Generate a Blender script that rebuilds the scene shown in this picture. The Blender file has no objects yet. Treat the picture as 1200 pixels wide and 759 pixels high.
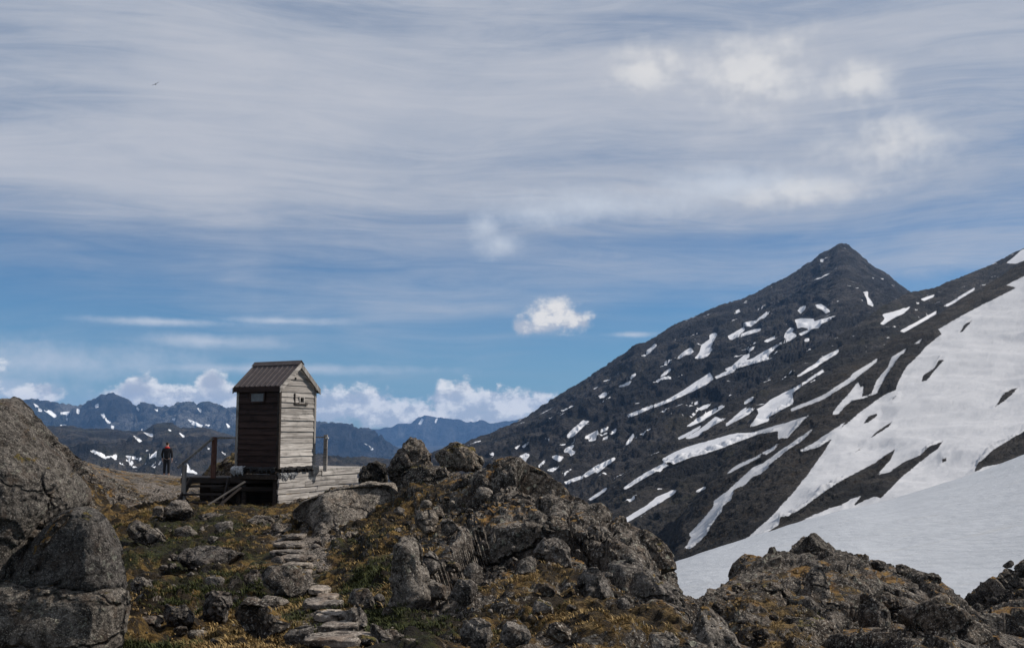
import bpy, bmesh, math, random
import numpy as np
from mathutils import Vector, Matrix

random.seed(7)
RNG = np.random.default_rng(7)
S = bpy.context.scene
COL = S.collection

# ------------------------------------------------------------------ camera
EYE = 1.8
F = 1167.0
PITCH = math.atan((505 - 379.5) / F)
cp, sp_ = math.cos(PITCH), math.sin(PITCH)
cam = bpy.data.cameras.new('camera')
camo = bpy.data.objects.new('camera', cam)
COL.objects.link(camo)
cam.sensor_width = 36
cam.lens = 36 * F / 1200
cam.clip_start = 0.1
cam.clip_end = 60000
camo.location = (0, 0, EYE)
camo.rotation_euler = (math.radians(90) + PITCH, 0, 0)
S.camera = camo
S.view_settings.view_transform = 'Standard'
S.view_settings.look = 'None'
S.view_settings.exposure = -0.05
S.view_settings.gamma = 1
S.render.engine = 'CYCLES'
S.cycles.use_denoising = True
S.cycles.max_bounces = 6
S.cycles.diffuse_bounces = 2
S.cycles.volume_bounces = 0

# sun: from the right, slightly beyond the scene
SUN_EL = math.radians(43)
SUN_DIR = Vector((math.cos(SUN_EL) * 0.978, math.cos(SUN_EL) * 0.207, math.sin(SUN_EL))).normalized()
sun = bpy.data.lights.new('sun', 'SUN')
suno = bpy.data.objects.new('sun', sun)
COL.objects.link(suno)
sun.energy = 5.0
sun.angle = math.radians(0.53)
sun.color = (1.0, 0.95, 0.88)
suno.rotation_euler = (-SUN_DIR).to_track_quat('-Z', 'Y').to_euler()
suno.location = (30, -10, 40)


def ray(px, py):
    x = (px - 600) / F
    yu = (379.5 - py) / F
    return x, cp - yu * sp_, sp_ + yu * cp


def P(px, py, Y):
    """photo pixel at world depth Y -> world point"""
    x, y, z = ray(px, py)
    return np.stack(np.broadcast_arrays(x / y * Y, Y, EYE + z / y * Y), -1)


# ------------------------------------------------------------------ node helper
class NT:
    def __init__(self, tree):
        self.t = tree
        self.n = tree.nodes
        self.l = tree.links

    def new(self, typ, **kw):
        n = self.n.new(typ)
        for k, v in kw.items():
            setattr(n, k, v)
        return n

    def put(self, sock, v):
        if v is None:
            return
        if isinstance(v, bpy.types.NodeSocket):
            self.l.new(v, sock)
        elif isinstance(v, (tuple, list)) and len(v) == 3 and sock.type == 'RGBA':
            sock.default_value = (*v, 1)
        else:
            sock.default_value = v

    def m(self, op, a, b=None, c=None, clamp=False):
        n = self.new('ShaderNodeMath', operation=op, use_clamp=clamp)
        self.put(n.inputs[0], a)
        self.put(n.inputs[1], b)
        self.put(n.inputs[2], c)
        return n.outputs[0]

    def v(self, op, a, b=None):
        n = self.new('ShaderNodeVectorMath', operation=op)
        self.put(n.inputs[0], a)
        if b is not None:
            if op == 'SCALE':
                self.put(n.inputs['Scale'], b)
            else:
                self.put(n.inputs[1], b)
        return n.outputs['Value'] if op in ('LENGTH', 'DOT_PRODUCT', 'DISTANCE') else n.outputs[0]

    def mix(self, f, a, b, blend='MIX'):
        n = self.new('ShaderNodeMix', data_type='RGBA', blend_type=blend)
        n.clamp_factor = True
        self.put(n.inputs['Factor'], f)
        self.put(n.inputs['A'], a)
        self.put(n.inputs['B'], b)
        for s in ('A', 'B'):
            pass
        return n.outputs['Result']

    def mixc(self, f, a, b, blend='MIX'):
        n = self.new('ShaderNodeMix', data_type='RGBA', blend_type=blend)
        self.put(n.inputs[0], f)
        self.put(n.inputs[6], a)
        self.put(n.inputs[7], b)
        return n.outputs[2]

    def noise(self, vec, scale, detail=4, rough=0.55, dist=0.0, out='Fac'):
        n = self.new('ShaderNodeTexNoise')
        self.put(n.inputs['Vector'], vec)
        n.inputs['Scale'].default_value = scale
        n.inputs['Detail'].default_value = detail
        n.inputs['Roughness'].default_value = rough
        n.inputs['Distortion'].default_value = dist
        return n.outputs['Fac'] if out == 'Fac' else n.outputs['Color']

    def voro(self, vec, scale, feature='F1', out='Distance', rand=1.0):
        n = self.new('ShaderNodeTexVoronoi', feature=feature)
        self.put(n.inputs['Vector'], vec)
        n.inputs['Scale'].default_value = scale
        n.inputs['Randomness'].default_value = rand
        return n.outputs[out]

    def ramp(self, f, a, b, lo=0.0, hi=1.0, smooth=True):
        n = self.new('ShaderNodeMapRange', interpolation_type='SMOOTHSTEP' if smooth else 'LINEAR')
        self.put(n.inputs[0], f)
        self.put(n.inputs[1], a)
        self.put(n.inputs[2], b)
        self.put(n.inputs[3], lo)
        self.put(n.inputs[4], hi)
        return n.outputs[0]

    def comb(self, x, y, z):
        n = self.new('ShaderNodeCombineXYZ')
        self.put(n.inputs[0], x)
        self.put(n.inputs[1], y)
        self.put(n.inputs[2], z)
        return n.outputs[0]

    def sep(self, v):
        n = self.new('ShaderNodeSeparateXYZ')
        self.put(n.inputs[0], v)
        return n.outputs

    def bump(self, h, strength, dist, normal=None):
        n = self.new('ShaderNodeBump')
        self.put(n.inputs['Height'], h)
        n.inputs['Strength'].default_value = strength
        n.inputs['Distance'].default_value = dist
        self.put(n.inputs['Normal'], normal)
        return n.outputs[0]


# ------------------------------------------------------------------ world: daylight sky with cirrus and cumulus
def angles(px, py):
    x, y, z = ray(px, py)
    l = math.sqrt(x * x + y * y + z * z)
    return math.atan2(x, y), math.asin(z / l)


def build_world():
    w = bpy.data.worlds.new('World')
    S.world = w
    w.use_nodes = True
    t = NT(w.node_tree)
    t.n.clear()
    out = t.new('ShaderNodeOutputWorld')
    bg = t.new('ShaderNodeBackground')
    bg.inputs['Strength'].default_value = 0.073
    t.l.new(bg.outputs[0], out.inputs['Surface'])
    sky = t.new('ShaderNodeTexSky', sky_type='NISHITA')
    sky.sun_disc = False
    sky.sun_elevation = SUN_EL
    sky.sun_rotation = math.atan2(SUN_DIR.x, SUN_DIR.y)
    sky.altitude = 1300
    sky.air_density = 1.0
    sky.dust_density = 0.4
    sky.ozone_density = 2.0
    d = t.v('NORMALIZE', t.new('ShaderNodeTexCoord').outputs['Generated'])
    X, Y, Z = t.sep(d)
    az = t.m('ARCTAN2', X, Y)
    el = t.m('ARCSINE', Z)
    q = t.comb(az, el, 0.0)
    # thin streaky cirrus: long bands lying almost level, gently arched
    elw = t.m('ADD', el, t.m('MULTIPLY', t.m('SUBTRACT', t.noise(t.comb(t.m('MULTIPLY', az, 1.6), t.m('MULTIPLY', el, 3.0), 0.7), 1.0, 2, .5), 0.5), 0.10))
    arch = t.m('ADD', elw, t.m('MULTIPLY', t.m('MULTIPLY', az, az), 0.10))
    b1 = t.noise(t.comb(t.m('MULTIPLY', az, 1.3), t.m('MULTIPLY', arch, 13.0), 3.1), 1.0, 6, .55, 0.35)
    b2 = t.noise(t.comb(t.m('MULTIPLY', az, 6.0), t.m('MULTIPLY', arch, 58.0), 9.1), 1.0, 8, .68, 0.9)
    b3 = t.noise(t.comb(t.m('MULTIPLY', az, 2.2), t.m('MULTIPLY', arch, 4.2), 5.5), 1.0, 5, .55, 0.8)
    cover = t.ramp(el, math.radians(4.0), math.radians(15), -0.12, 1.0)
    # blue window low down, denser veil above
    cir = t.m('ADD', cover, t.m('MULTIPLY', t.m('SUBTRACT', b1, 0.5), 1.7))
    cir = t.m('ADD', cir, t.m('MULTIPLY', t.m('SUBTRACT', b2, 0.5), 0.6))
    cir = t.m('ADD', cir, t.m('MULTIPLY', t.m('SUBTRACT', b3, 0.5), .8))
    cir = t.ramp(cir, -0.25, 1.15, 0.0, 0.93)
    tone = t.ramp(t.m('ADD', t.m('ADD', t.m('MULTIPLY', b3, .40), t.m('MULTIPLY', b1, .35)), t.m('MULTIPLY', b2, .25)), 0.33, 0.67)
    cirrus_col = t.mixc(tone, (4.3, 5.2, 6.7), (7.9, 8.1, 8.8))
    # colours kept a little deeper blue than the raw model, as in clear mountain air
    blue = t.mixc(1.0, sky.outputs[0], (0.52, 0.84, 1.10), 'MULTIPLY')
    col = t.mixc(cir, blue, cirrus_col)

    def blobs(lst, warp_s, warp_a, detail, z, sq=1.25):
        nz = t.noise(t.comb(t.m('MULTIPLY', az, 1.0), t.m('MULTIPLY', el, 1.25), z), warp_s, detail, .62)
        nz2 = t.noise(t.comb(t.m('MULTIPLY', az, 1.0), t.m('MULTIPLY', el, 1.25), z + 4), warp_s * 3.1, detail, .6)
        acc, hgt = None, None
        for (px, py, rx, ry) in lst:
            a, e = angles(px, py)
            dv = t.v('MULTIPLY', t.v('SUBTRACT', q, (a, e, 0)), (F / rx, F / ry, 0))
            k = t.m('SUBTRACT', 1.0, t.v('LENGTH', dv))
            acc = k if acc is None else t.m('SMOOTH_MAX', acc, k, 0.15)
        dens = t.m('ADD', acc, t.m('MULTIPLY', t.m('SUBTRACT', nz, 0.5), warp_a))
        dens = t.m('ADD', dens, t.m('MULTIPLY', t.m('SUBTRACT', nz2, 0.5), warp_a * .45))
        # relief: same noise sampled a little towards the sun
        o = t.noise(t.comb(t.m('ADD', az, 0.006), t.m('MULTIPLY', t.m('ADD', el, .010), 1.25), z), warp_s, detail, .58)
        rel = t.m('SUBTRACT', nz, o)
        return dens, rel, acc

    # soft high puffs
    soft = [(875, 88, 95, 55), (760, 82, 60, 38), (1045, 168, 92, 42), (1005, 98, 55, 30), (930, 225, 120, 22)]
    dn, rl, ac = blobs(soft, 12.0, 1.3, 4, 1.3)
    a = t.ramp(dn, -0.25, 1.05, 0.0, 0.74)
    c = t.mixc(t.ramp(t.m('ADD', t.m('MULTIPLY', rl, 4.0), t.m('MULTIPLY', ac, .6)), -.4, .6), (7.2, 7.5, 8.2), (11.4, 11.2, 11.0))
    col = t.mixc(a, col, c)
    # pale streak clouds low over the blue window
    low = [(190, 377, 140, 7), (330, 376, 110, 7), (60, 425, 240, 34), (-40, 455, 200, 30), (200, 470, 200, 24), (250, 400, 110, 12), (740, 392, 45, 5), (300, 432, 300, 10), (700, 240, 200, 30), (860, 215, 160, 30), (568, 264, 32, 34), (585, 286, 42, 26), (625, 250, 90, 24)]
    dn, rl, ac = blobs(low, 22.0, 1.1, 5, 7.7)
    col = t.mixc(t.ramp(dn, 0.0, 1.3, 0.0, 0.85), col, (8.6, 9.3, 10.4))
    # crisp cumulus
    crisp = [(385, 480, 45, 26), (430, 476, 55, 27), (470, 486, 60, 22), (535, 470, 44, 28), (570, 474, 40, 22), (610, 472, 46, 24),
             (500, 492, 120, 18), (560, 490, 110, 18), (40, 460, 34, 14), (162, 456, 24, 17), (247, 448, 19, 17), (195, 468, 90, 19),
             (262, 466, 40, 17), (330, 482, 60, 25), (700, 480, 60, 16), (-120, 450, 120, 40), (-300, 440, 120, 60)]
    dn, rl, ac = blobs(crisp, 30.0, 1.7, 7, 2.2)
    a = t.ramp(dn, 0.02, 0.48, 0.0, 0.97)
    lit = t.ramp(t.m('ADD', t.m('ADD', t.m('MULTIPLY', rl, 5.0), t.m('MULTIPLY', t.m('SUBTRACT', el, .030), 14.0)), t.m('MULTIPLY', t.m('SUBTRACT', t.noise(q, 60, 4), .5), .5)), -0.5, 0.5)
    c = t.mixc(lit, (7.6, 8.1, 8.9), (15.0, 14.5, 13.9))
    col = t.mixc(a, col, c)
    puff = [(650, 370, 36, 24), (672, 376, 30, 17), (636, 380, 24, 12), (612, 382, 18, 14), (247, 448, 17, 16), (160, 458, 22, 14)]
    dn, rl, ac = blobs(puff, 34.0, 1.25, 8, 6.6)
    e0 = angles(650, 376)[1]
    a = t.ramp(dn, -.05, .62, 0.0, 0.97)
    up_ = t.m('MULTIPLY', t.m('SUBTRACT', el, e0), 26.0)
    lit = t.ramp(t.m('ADD', t.m('MULTIPLY', rl, 5.0), t.m('ADD', up_, t.m('MULTIPLY', dn, .35))), -.35, .75)
    col = t.mixc(a, col, t.mixc(lit, (6.6, 7.2, 8.4), (12.2, 11.8, 11.4)))
    t.put(bg.inputs['Color'], col)
    w.cycles.sampling_method = 'MANUAL'
    w.cycles.sample_map_resolution = 512


build_world()


# ------------------------------------------------------------------ numpy noise
def _h(ix, iy, iz, seed):
    h = (ix.astype(np.int64) * 374761393 + iy.astype(np.int64) * 668265263 + iz.astype(np.int64) * 2147483647 + seed * 1274126177) & 0xFFFFFFFF
    h = ((h ^ (h >> 13)) * 1274126177) & 0xFFFFFFFF
    h = ((h ^ (h >> 16)) * 2246822519) & 0xFFFFFFFF
    return ((h ^ (h >> 15)) & 0xFFFFFF) / float(0xFFFFFF)


def vnoise(p, seed=0):
    i = np.floor(p)
    f = p - i
    i = i.astype(np.int64)
    f = f * f * f * (f * (f * 6 - 15) + 10)
    r = 0
    for dx in (0, 1):
        wx = f[..., 0] if dx else 1 - f[..., 0]
        for dy in (0, 1):
            wy = f[..., 1] if dy else 1 - f[..., 1]
            for dz in (0, 1):
                wz = f[..., 2] if dz else 1 - f[..., 2]
                r = r + wx * wy * wz * _h(i[..., 0] + dx, i[..., 1] + dy, i[..., 2] + dz, seed)
    return r * 2 - 1


def fbm(p, octv=5, seed=0, gain=0.5, ridged=False):
    a, s, tot = 1.0, 0, 0
    for k in range(octv):
        n = vnoise(p, seed + k * 17)
        if ridged:
            n = 1 - 2 * np.abs(n)
        s = s + a * n
        tot += a
        a *= gain
        p = p * 2.03 + 11.3
    return s / tot


def facet(p, seed=0, tilt=1.0):
    """blocky broken-rock field: every jittered cell is a tilted plane; also returns distance to the joint"""
    i = np.floor(p).astype(np.int64)
    best = np.full(p.shape[:-1], 9.0)
    sec = np.full(p.shape[:-1], 9.0)
    val = np.zeros(p.shape[:-1])
    for dx in (-1, 0, 1):
        for dy in (-1, 0, 1):
            for dz in (-1, 0, 1):
                cx, cy, cz = i[..., 0] + dx, i[..., 1] + dy, i[..., 2] + dz
                fx = cx + _h(cx, cy, cz, seed)
                fy = cy + _h(cx, cy, cz, seed + 1)
                fz = cz + _h(cx, cy, cz, seed + 2)
                ex, ey, ez = p[..., 0] - fx, p[..., 1] - fy, p[..., 2] - fz
                d = np.sqrt(ex * ex + ey * ey + ez * ez)
                v = (_h(cx, cy, cz, seed + 3) - .5) + tilt * (ex * (_h(cx, cy, cz, seed + 4) - .5) + ey * (_h(cx, cy, cz, seed + 5) - .5) + ez * (_h(cx, cy, cz, seed + 6) - .5)) * 2
                m = d < best
                sec = np.where(m, best, np.minimum(sec, d))
                val = np.where(m, v, val)
                best = np.where(m, d, best)
    return val, sec - best


# ------------------------------------------------------------------ mesh helpers
def mesh_np(name, V, Fc, smooth=True):
    me = bpy.data.meshes.new(name)
    V = np.asarray(V, dtype=np.float32).reshape(-1, 3)
    Fc = np.asarray(Fc, dtype=np.int32)
    k = Fc.shape[1]
    me.vertices.add(len(V))
    me.vertices.foreach_set('co', V.ravel())
    me.loops.add(Fc.size)
    me.loops.foreach_set('vertex_index', Fc.ravel())
    me.polygons.add(len(Fc))
    me.polygons.foreach_set('loop_start', np.arange(0, Fc.size, k, dtype=np.int32))
    me.polygons.foreach_set('use_smooth', np.full(len(Fc), smooth))
    me.update(calc_edges=True)
    return me


def fattr(me, name, vals):
    a = me.attributes.new(name, 'FLOAT', 'POINT')
    a.data.foreach_set('value', np.asarray(vals, dtype=np.float32).ravel())


def grid_faces(ny, nx):
    i = np.arange(ny * nx).reshape(ny, nx)
    return np.stack([i[:-1, :-1], i[:-1, 1:], i[1:, 1:], i[1:, :-1]], -1).reshape(-1, 4)


def link(name, me, mat=None, parent=None, loc=None):
    o = bpy.data.objects.new(name, me)
    COL.objects.link(o)
    if mat is not None and me is not None and not me.materials:
        me.materials.append(mat)
    if parent is not None:
        o.parent = parent
    if loc is not None:
        o.location = loc
    return o


def tag(o, label=None, cat=None, group=None, kind=None):
    if label:
        o['label'] = label
    if cat:
        o['category'] = cat
    if group:
        o['group'] = group
    if kind:
        o['kind'] = kind
    return o


def empty(name, loc, rz=0):
    o = bpy.data.objects.new(name, None)
    COL.objects.link(o)
    o.location = loc
    o.rotation_euler = (0, 0, rz)
    o.empty_display_size = 0.3
    return o


def material(name, rough=0.9):
    m = bpy.data.materials.new(name)
    m.use_nodes = True
    t = NT(m.node_tree)
    b = t.n['Principled BSDF']
    b.inputs['Roughness'].default_value = rough
    b.inputs['Specular IOR Level'].default_value = 0.25
    return m, t, b


# ------------------------------------------------------------------ materials
def rock_nodes(t, vec, tone=1.0, warm=0.0, speck=0.5, k=1.0, soft=0.0, grit=1.0):
    """weathered gneiss: mottled greys, pale and black lichen, rusty stains"""
    n1 = t.noise(vec, 1.1 * k, 5, .6)
    n2 = t.noise(vec, 7 * k, 6, .68)
    n3 = t.noise(vec, 32 * k, 4, .7)
    a = (0.017 * tone * (1 + .35 * warm), 0.0135 * tone, 0.011 * tone * (1 - .3 * warm))  # dark rock, its low tone deepened to paint in self-shadow of rough relief
    b = (0.20 * tone * (1 + .22 * warm), 0.180 * tone, 0.160 * tone * (1 - .22 * warm))
    f = t.ramp(t.m('ADD', t.m('MULTIPLY', n1, .35), t.m('MULTIPLY', n2, .65)), .42 - soft, .60 + soft)
    c = t.mixc(f, a, b)
    c = t.mixc(t.ramp(n3, .42, .62, 0, .65 * grit), c, tuple(x * .5 for x in a))
    # grain
    c = t.mixc(t.ramp(t.noise(vec, 42 * k, 3, .7), .54, .63, 0, .85 * grit), c, (.46 * tone, .42 * tone, .365 * tone))
    # rust and brown stains
    c = t.mixc(t.ramp(t.noise(vec, 2.3 * k, 4, .6, .6), .52, .7, 0, .55), c, (.075 * tone, .046 * tone, .028 * tone))
    # pale lichen rosettes
    v = t.voro(t.v('ADD', vec, t.v('SCALE', t.noise(vec, 14 * k, 3, out='Color'), .12)), 9 * k)
    patch = t.ramp(t.noise(vec, 1.9 * k, 3), .47, .62)
    c = t.mixc(t.m('MULTIPLY', t.m('MULTIPLY', t.ramp(v, .34, .16), patch), speck), c, (.30, .30, .235))
    # black lichen
    v2 = t.noise(vec, 17 * k, 4, .7)
    c = t.mixc(t.m('MULTIPLY', t.ramp(v2, .52 + .05 * (1 - grit), .60 + .05 * (1 - grit)), .9), c, (.014, .012, .010))
    # open joints and hairline cracks
    wv = t.v('ADD', t.v('MULTIPLY', vec, (1, 1, 1.7)), t.v('SCALE', t.noise(vec, 1.3, 4, .65, out='Color'), .9))
    ck = t.voro(wv, 1.15 * min(k, 1.2), 'DISTANCE_TO_EDGE')
    some = t.ramp(t.noise(vec, .9, 3), .44, .56)
    ckm = t.m('MULTIPLY', t.ramp(ck, .030, .006), some)
    c = t.mixc(t.m('MULTIPLY', ckm, .85), c, (.010, .008, .007))
    h = t.m('ADD', t.m('MULTIPLY', n2, .55), t.m('MULTIPLY', n3, .25 * grit))
    h = t.m('SUBTRACT', h, t.m('MULTIPLY', t.m('MULTIPLY', t.ramp(ck, .06, .0), some), .9))
    h = t.m('ADD', h, t.m('MULTIPLY', t.voro(vec, 6 * k, 'DISTANCE_TO_EDGE'), .35))
    return c, h


def rock_material(name, tone=1.0, warm=0.0, speck=0.5, moss=0.3, k=1.0, soft=0.0, grit=1.0, mosscol=((.10, .055, .012), (.035, .042, .010))):
    m, t, b = material(name, .92)
    vec = t.new('ShaderNodeNewGeometry').outputs['Position']
    g = t.new('ShaderNodeNewGeometry')
    vec = g.outputs['Position']
    c, h = rock_nodes(t, vec, tone, warm, speck, k, soft, grit)
    ri = t.new('ShaderNodeObjectInfo').outputs['Random']
    c = t.mixc(1.0, c, t.mixc(ri, (.78, .78, .80), (1.2, 1.17, 1.12)), 'MULTIPLY')
    nz = t.sep(g.outputs['Normal'])[2]
    mn = t.noise(vec, 2.6 * k, 5, .65)
    mm = t.m('ADD', t.m('MULTIPLY', nz, .55), t.m('MULTIPLY', t.m('SUBTRACT', mn, .5), 2.4))
    mask = t.ramp(mm, .72 - moss * .55, .86 - moss * .55)
    mc = t.mixc(t.ramp(t.noise(vec, 1.2, 3), .42, .6), mosscol[0], mosscol[1])
    mc = t.mixc(t.ramp(t.noise(vec, 40, 3, .7), .35, .7, 0, .8), mc, (.19, .12, .04))
    c = t.mixc(mask, c, mc)
    t.put(b.inputs['Base Color'], c)
    t.put(b.inputs['Normal'], t.bump(t.m('ADD', h, t.m('MULTIPLY', mask, .15)), 1.0, .09))
    return m


M_ROCK = rock_material('rock_grey', 1.05, .15, .5, .12, k=1.3, soft=.06, grit=.6)
M_ROCK_D = rock_material('rock_dark', .78, .6, .6, .30)
M_ROCK_BIG = rock_material('rock_boulder', .82, .12, .5, .10, k=1.9, soft=.08, grit=.6)
M_ROCK_PALE = rock_material('rock_pale', 1.25, .22, .3, -.1, k=1.3, soft=.06, grit=.55)
M_ROCK_BLK = rock_material('rock_scree', .45, .2, .25, -.2)
M_STEP = rock_material('step_stone', 1.7, .2, .1, -.25, k=.8, soft=.1, grit=.4)


def ground_material():
    m, t, b = material('mountain_ground', .95)
    g = t.new('ShaderNodeNewGeometry')
    vec = g.outputs['Position']
    A = lambda n: t.new('ShaderNodeAttribute', attribute_name=n).outputs['Fac']
    rock, green, grav = A('rock'), A('green'), A('gravel')
    rc, rh = rock_nodes(t, vec, .88, .42, .65, .9, .03, .8)
    nz = t.sep(g.outputs['Normal'])[2]
    # mosses and short heath
    n1 = t.noise(vec, 1.5, 5, .6, .3)
    n2 = t.noise(vec, 9, 5, .7)
    n3 = t.noise(vec, 45, 4, .75)
    gf = t.ramp(t.m('ADD', green, t.m('MULTIPLY', t.m('SUBTRACT', n1, .5), 2.6)), .25, .75)
    mo = t.mixc(gf, t.mixc(t.ramp(n2,.35,.65), (.060, .030, .008), (.27, .165, .045)), t.mixc(t.ramp(n2,.35,.65), (.008, .012, .003), (.052, .058, .012)))
    tan = t.ramp(t.m('ADD', green, t.m('MULTIPLY', t.m('SUBTRACT', n1, .5), .5)), .12, .0)
    mo = t.mixc(t.m('MULTIPLY', tan, t.ramp(n2, .35, .62)), mo, (.30, .20, .085))
    mo = t.mixc(t.ramp(n3, .52, .75, 0, .6), mo, (.22, .155, .07))
    mo = t.mixc(t.ramp(n3, .5, .3, 0, .8), mo, (.02, .015, .008))
    mo = t.mixc(t.ramp(t.noise(vec, 2.3, 5, .7), .42, .55, 0, .92), mo, (.018, .013, .008))  # black patches: dark heather, and the shade of hollows painted in
    # stony grit showing through
    vg = t.voro(vec, 34, 'F1', 'Color')
    grit = t.mixc(t.sep(vg)[0], (.20, .165, .135), (.52, .44, .37))
    gd = t.voro(vec, 34, 'F1')
    grit = t.mixc(t.ramp(gd, .35, .6), grit, (.06, .05, .04))
    mo = t.mixc(t.ramp(t.m('ADD', grav, t.m('MULTIPLY', t.m('SUBTRACT', n1, .5), 1.4)), .42, .6), mo, grit)
    rf = t.m('ADD', rock, t.m('MULTIPLY', t.m('SUBTRACT', t.noise(vec, 2.2, 6, .68), .5), 1.5))
    rf = t.m('ADD', rf, t.m('MULTIPLY', t.m('SUBTRACT', .80, nz), .9))
    rf = t.ramp(rf, .46, .56)
    pm = t.m('ADD', t.m('MULTIPLY', nz, .6), t.m('MULTIPLY', t.m('SUBTRACT', t.noise(vec, 1.6, 5, .68), .5), 2.2))
    pm = t.ramp(t.m('SUBTRACT', pm, t.m('MULTIPLY', green, .8)), .58, .72, 0, .92)
    oc = t.mixc(t.ramp(n2, .35, .65), (.075, .034, .008), (.26, .150, .042))
    rc = t.mixc(pm, rc, oc)
    c = t.mixc(rf, mo, rc)
    t.put(b.inputs['Base Color'], c)
    h = t.m('ADD', t.m('MULTIPLY', n3, .5), t.m('MULTIPLY', n2, .6))
    hm = t.new('ShaderNodeMix', data_type='FLOAT')
    t.put(hm.inputs[0], rf)
    t.put(hm.inputs[2], h)
    t.put(hm.inputs[3], rh)
    t.put(b.inputs['Normal'], t.bump(hm.outputs[0], 1.0, .16))
    return m


def mountain_material(name, dark, light, green, feat, axis, aniso, snowcol=(.60, .60, .62), speck=0.5, edge=1.0, shift=0.0, fleck=0.0):
    """feat: feature size in metres; axis: fall line, the streaks run along it"""
    m, t, b = material(name, .95)
    g = t.new('ShaderNodeNewGeometry')
    p = g.outputs['Position']
    ax = Vector(axis).normalized()
    u1 = ax.orthogonal().normalized()
    u2 = ax.cross(u1).normalized()
    q = t.comb(t.v('DOT_PRODUCT', p, tuple(u1 / feat)), t.v('DOT_PRODUCT', p, tuple(u2 / feat)), t.v('DOT_PRODUCT', p, tuple(ax / (feat * aniso))))
    pi = t.v('SCALE', p, 1.0 / feat)
    n1 = t.noise(q, 1.0, 6, .6, .3)
    n2 = t.noise(pi, 2.2, 6, .7)
    n3 = t.noise(pi, 11, 4, .75)
    f = t.m('ADD', t.m('MULTIPLY', n1, .55), t.m('MULTIPLY', n2, .45))
    c = t.mixc(t.ramp(f, .43, .58), dark, light)
    low = t.noise(t.comb(t.v('DOT_PRODUCT', p, tuple(u1 / (feat * 3))), t.v('DOT_PRODUCT', p, tuple(u2 / (feat * 3))), t.v('DOT_PRODUCT', p, tuple(ax / (feat * 26)))), 1.0, 5, .62, .4)

    st = t.noise(q, 3.3, 5, .7)
    c = t.mixc(t.ramp(st, .5, .62, 0, .55), c, tuple(x * 1.35 for x in light))
    c = t.mixc(t.ramp(st, .48, .38, 0, .7), c, tuple(x * .5 for x in dark))
    c = t.mixc(t.ramp(t.noise(pi, .45, 4, .6), .5, .66, 0, .8), c, green)
    c = t.mixc(t.ramp(n3, .55, .72, 0, speck), c, tuple(min(1, x * 2.2) for x in light))
    c = t.mixc(t.ramp(n3, .47, .33, 0, .75), c, tuple(x * .35 for x in dark))
    c = t.mixc(1.0, c, t.mixc(t.ramp(low, .40, .58), (.30, .29, .30), (1.6, 1.55, 1.47)), 'MULTIPLY')
    snow = t.new('ShaderNodeAttribute', attribute_name='snow').outputs['Fac']
    sn = t.m('ADD', snow, t.m('MULTIPLY', t.m('SUBTRACT', t.noise(pi, 4.5 if edge < 1.5 else 2.2, 7, .8), .5), 2.4 * edge))
    sm = t.ramp(sn, -.55 - shift, .0 - shift)
    fl = t.noise(q, 1.9, 2, .5)
    sm = t.m('MAXIMUM', sm, t.m('MULTIPLY', t.ramp(fl, (.70 if fleck else .9), .712), fleck))
    sc = t.mixc(t.ramp(n2, .3, .7, 0, .35), snowcol, tuple(x * .86 for x in snowcol))
    c = t.mixc(sm, c, sc)
    t.put(b.inputs['Base Color'], c)
    hm = t.m('ADD', t.m('MULTIPLY', n2, .8), t.m('MULTIPLY', n3, .35))
    hm = t.m('MULTIPLY', hm, t.m('SUBTRACT', 1.0, t.m('MULTIPLY', sm, .93)))
    t.put(b.inputs['Normal'], t.bump(hm, 1.0, feat * .6))
    return m


def wood_material(name, a, b_, grain_axis='X', k=1.0):
    m, t, b = material(name, .85)
    tc = t.new('ShaderNodeTexCoord').outputs['Object']
    ri = t.new('ShaderNodeObjectInfo').outputs['Random']
    off = t.v('ADD', tc, t.comb(t.m('MULTIPLY', ri, 17.0), t.m('MULTIPLY', ri, 31.0), t.m('MULTIPLY', ri, 9.0)))
    sc = {'X': (1.5, 26, 26), 'Y': (26, 1.5, 26), 'Z': (26, 26, 1.5)}[grain_axis]
    v = t.v('MULTIPLY', off, tuple(s * k for s in sc))
    n = t.noise(v, 1.0, 5, .65, .5)
    n2 = t.noise(off, 3.0, 4, .6)
    c = t.mixc(t.ramp(n, .3, .7), a, b_)
    c = t.mixc(t.ramp(n2, .5, .72, 0, .6), c, tuple(x * .42 for x in a))
    kn = t.voro(off, 5.0)
    c = t.mixc(t.ramp(kn, .09, .05, 0, .8), c, (.03, .022, .016))
    c = t.mixc(1.0, c, t.mixc(ri, (.72, .70, .68), (1.15, 1.13, 1.10)), 'MULTIPLY')
    t.put(b.inputs['Base Color'], c)
    t.put(b.inputs['Normal'], t.bump(n, .5, .01))
    return m


def plain(name, c1, c2, scale=20, rough=.8, metal=0.0, bump=.2):
    m, t, b = material(name, rough)
    tc = t.new('ShaderNodeTexCoord').outputs['Object']
    n = t.noise(tc, scale, 5, .65)
    t.put(b.inputs['Base Color'], t.mixc(t.ramp(n, .3, .7), c1, c2))
    b.inputs['Metallic'].default_value = metal
    t.put(b.inputs['Normal'], t.bump(n, bump, .01))
    return m


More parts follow.
